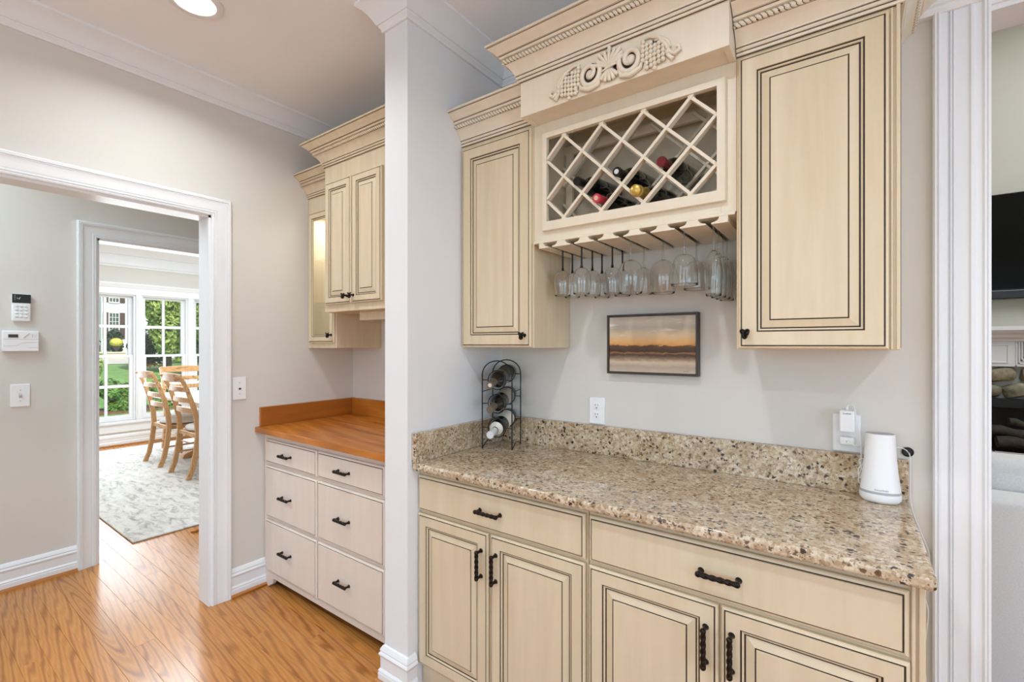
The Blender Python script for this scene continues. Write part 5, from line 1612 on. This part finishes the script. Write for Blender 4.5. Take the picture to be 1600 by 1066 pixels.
for i, (c_, r_, lab) in enumerate(TREES): shrub('tree', lab, 'tree', c_, r_, 17000, 0.125, M['leaf_tree'], 40 + i, trunk=(0.1, 0.16), group='trees beyond the lawn')
UND = [((-29.7, 8.55, 1.25), (0.7, 1.0, 1.05), 'dark shrub behind the tree in the second window'), ((-29.7, 10.9, 1.3), (0.8, 1.2, 1.15), 'dark shrub right of the tree in the second window'), ((-25.2, 10.6, 1.2), (0.7, 0.9, 1.1), 'dark shrub behind the tree in the third window'),
       ((-40.9, 9.75, 1.45), (0.5, 0.6, 0.85), 'dark shrub under the house window, left of the urn'), ((-40.4, 10.95, 1.15), (0.5, 0.65, 0.65), 'dark rounded shrub at the house wall, right of the urn')]
for i, (c_, r_, lab) in enumerate(UND): shrub('shrub', lab, 'shrub', c_, r_, 1900, 0.11, M['leaf_dark'], 60 + i)
for i, (c_, lab) in enumerate((((-33.4, 9.3, 0.45), 'low yellow green shrub by the drive, under the left tree'), ((-33.2, 11.3, 0.45), 'low yellow green shrub by the drive, under the right tree'))):
    shrub('shrub', lab, 'shrub', c_, (0.4, 0.75, 0.22), 700, 0.07, M['leaf_yellow'], 80 + i)

ho = thing('house', 'white two storey house with brown shutters seen through the first window', 'house', (-45, 13, 0.4))
HX = -42.0
MB().box((-50, 9.30, 0.2), (HX, 14.5, 7.5), M['house']).build('wall', ho)
MB().prism([(8.8, 7.5), (15.0, 7.5), (11.9, 9.6)], 'x', -50.4, HX + 0.4, M['roof']).build('roof', ho)
for wy0, wz0, wz1 in ((9.75, 1.80, 3.55), (9.75, 4.35, 6.0), (12.5, 1.8, 3.55), (12.5, 4.35, 6.0)):
    wy1 = wy0 + 0.50
    wf = MB()
    wf.box((HX, wy0 - 0.05, wz0 - 0.06), (HX + 0.07, wy0, wz1 + 0.06), M['trim']).box((HX, wy1, wz0 - 0.06), (HX + 0.07, wy1 + 0.05, wz1 + 0.06), M['trim']).box((HX, wy0, wz1), (HX + 0.07, wy1, wz1 + 0.08), M['trim']).box((HX, wy0, wz0 - 0.08), (HX + 0.09, wy1, wz0), M['trim'])
    wo_ = wf.build('window', ho)
    MB().box((HX + 0.005, wy0, wz0), (HX + 0.02, wy1, wz1), M['darkpane']).build('pane', wo_)
    g_ = MB()
    for k in range(1, 3): g_.box((HX + 0.02, wy0 + (wy1 - wy0) * k / 3 - 0.015, wz0), (HX + 0.045, wy0 + (wy1 - wy0) * k / 3 + 0.015, wz1), M['trim'])
    for k in range(1, 6): g_.box((HX + 0.02, wy0, wz0 + (wz1 - wz0) * k / 6 - 0.015), (HX + 0.045, wy1, wz0 + (wz1 - wz0) * k / 6 + 0.015), M['trim'])
    g_.build('muntins', wo_)
    for (a, b) in ((wy0 - 0.36, wy0 - 0.07), (wy1 + 0.07, wy1 + 0.36)):
        MB().box((HX, a, wz0 - 0.05), (HX + 0.06, b, wz1 + 0.05), M['shutter']).build('shutter', ho, bevel=0.01, seg=1)
ra = MB()
for k in range(6):
    y_ = 8.50 + 0.13 * k
    ra.tube([(-41.6, y_, 0.4), (-41.6, y_, 2.4 - 0.22 * k)], 0.02, M['black'], 6)
ra.tube([(-41.6, 8.5, 2.45), (-41.6, 9.2, 1.5)], 0.03, M['black'], 6)
tag(ra.build('stair_railing'), 'dark metal stair railing left of the white house', 'railing')
pl = thing('planter_wall', 'low pale stone planter wall in front of the white house', 'wall', (-39.6, 9.7, 0.35))
MB().box((-39.8, 8.6, 0.3), (-39.4, 10.0, 0.78), M['brick_cap']).build('wall_body', pl)
MB().box((-39.85, 8.55, 0.78), (-39.35, 10.05, 0.86), M['brick_cap']).build('coping', pl)
ur = thing('flower_urn', 'dark urn of bright yellow chrysanthemums on the planter wall', 'planter', (-39.6, 9.55, 0.86))
MB().lathe([(0.10, 0.0), (0.11, 0.03), (0.05, 0.08), (0.06, 0.13), (0.15, 0.22), (0.19, 0.34), (0.21, 0.37), (0.17, 0.37), (0.0, 0.34)], M['urn'], 20, cap=False).build('urn', ur, smooth=45, local=True)
rr = random.Random(9)
vs, fs = [], []
for _ in range(900):
    d = Vector((rr.gauss(0, 1), rr.gauss(0, 1), rr.gauss(0, 1))).normalized()
    p = Vector((0, 0, 0.63)) + Vector((d.x * 0.34, d.y * 0.36, d.z * 0.29)) * (0.85 + 0.15 * rr.random())
    u = d.cross(Vector((rr.uniform(-1, 1), rr.uniform(-1, 1), 0.3))).normalized()
    w_ = d.cross(u)
    s_ = 0.045
    o = len(vs)
    vs += [p - u * s_, p - w_ * s_, p + u * s_, p + w_ * s_]
    fs.append((o, o + 1, o + 2, o + 3))
MB().add(vs, fs, M['mum']).build('blossoms', ur, local=True, kind='stuff')
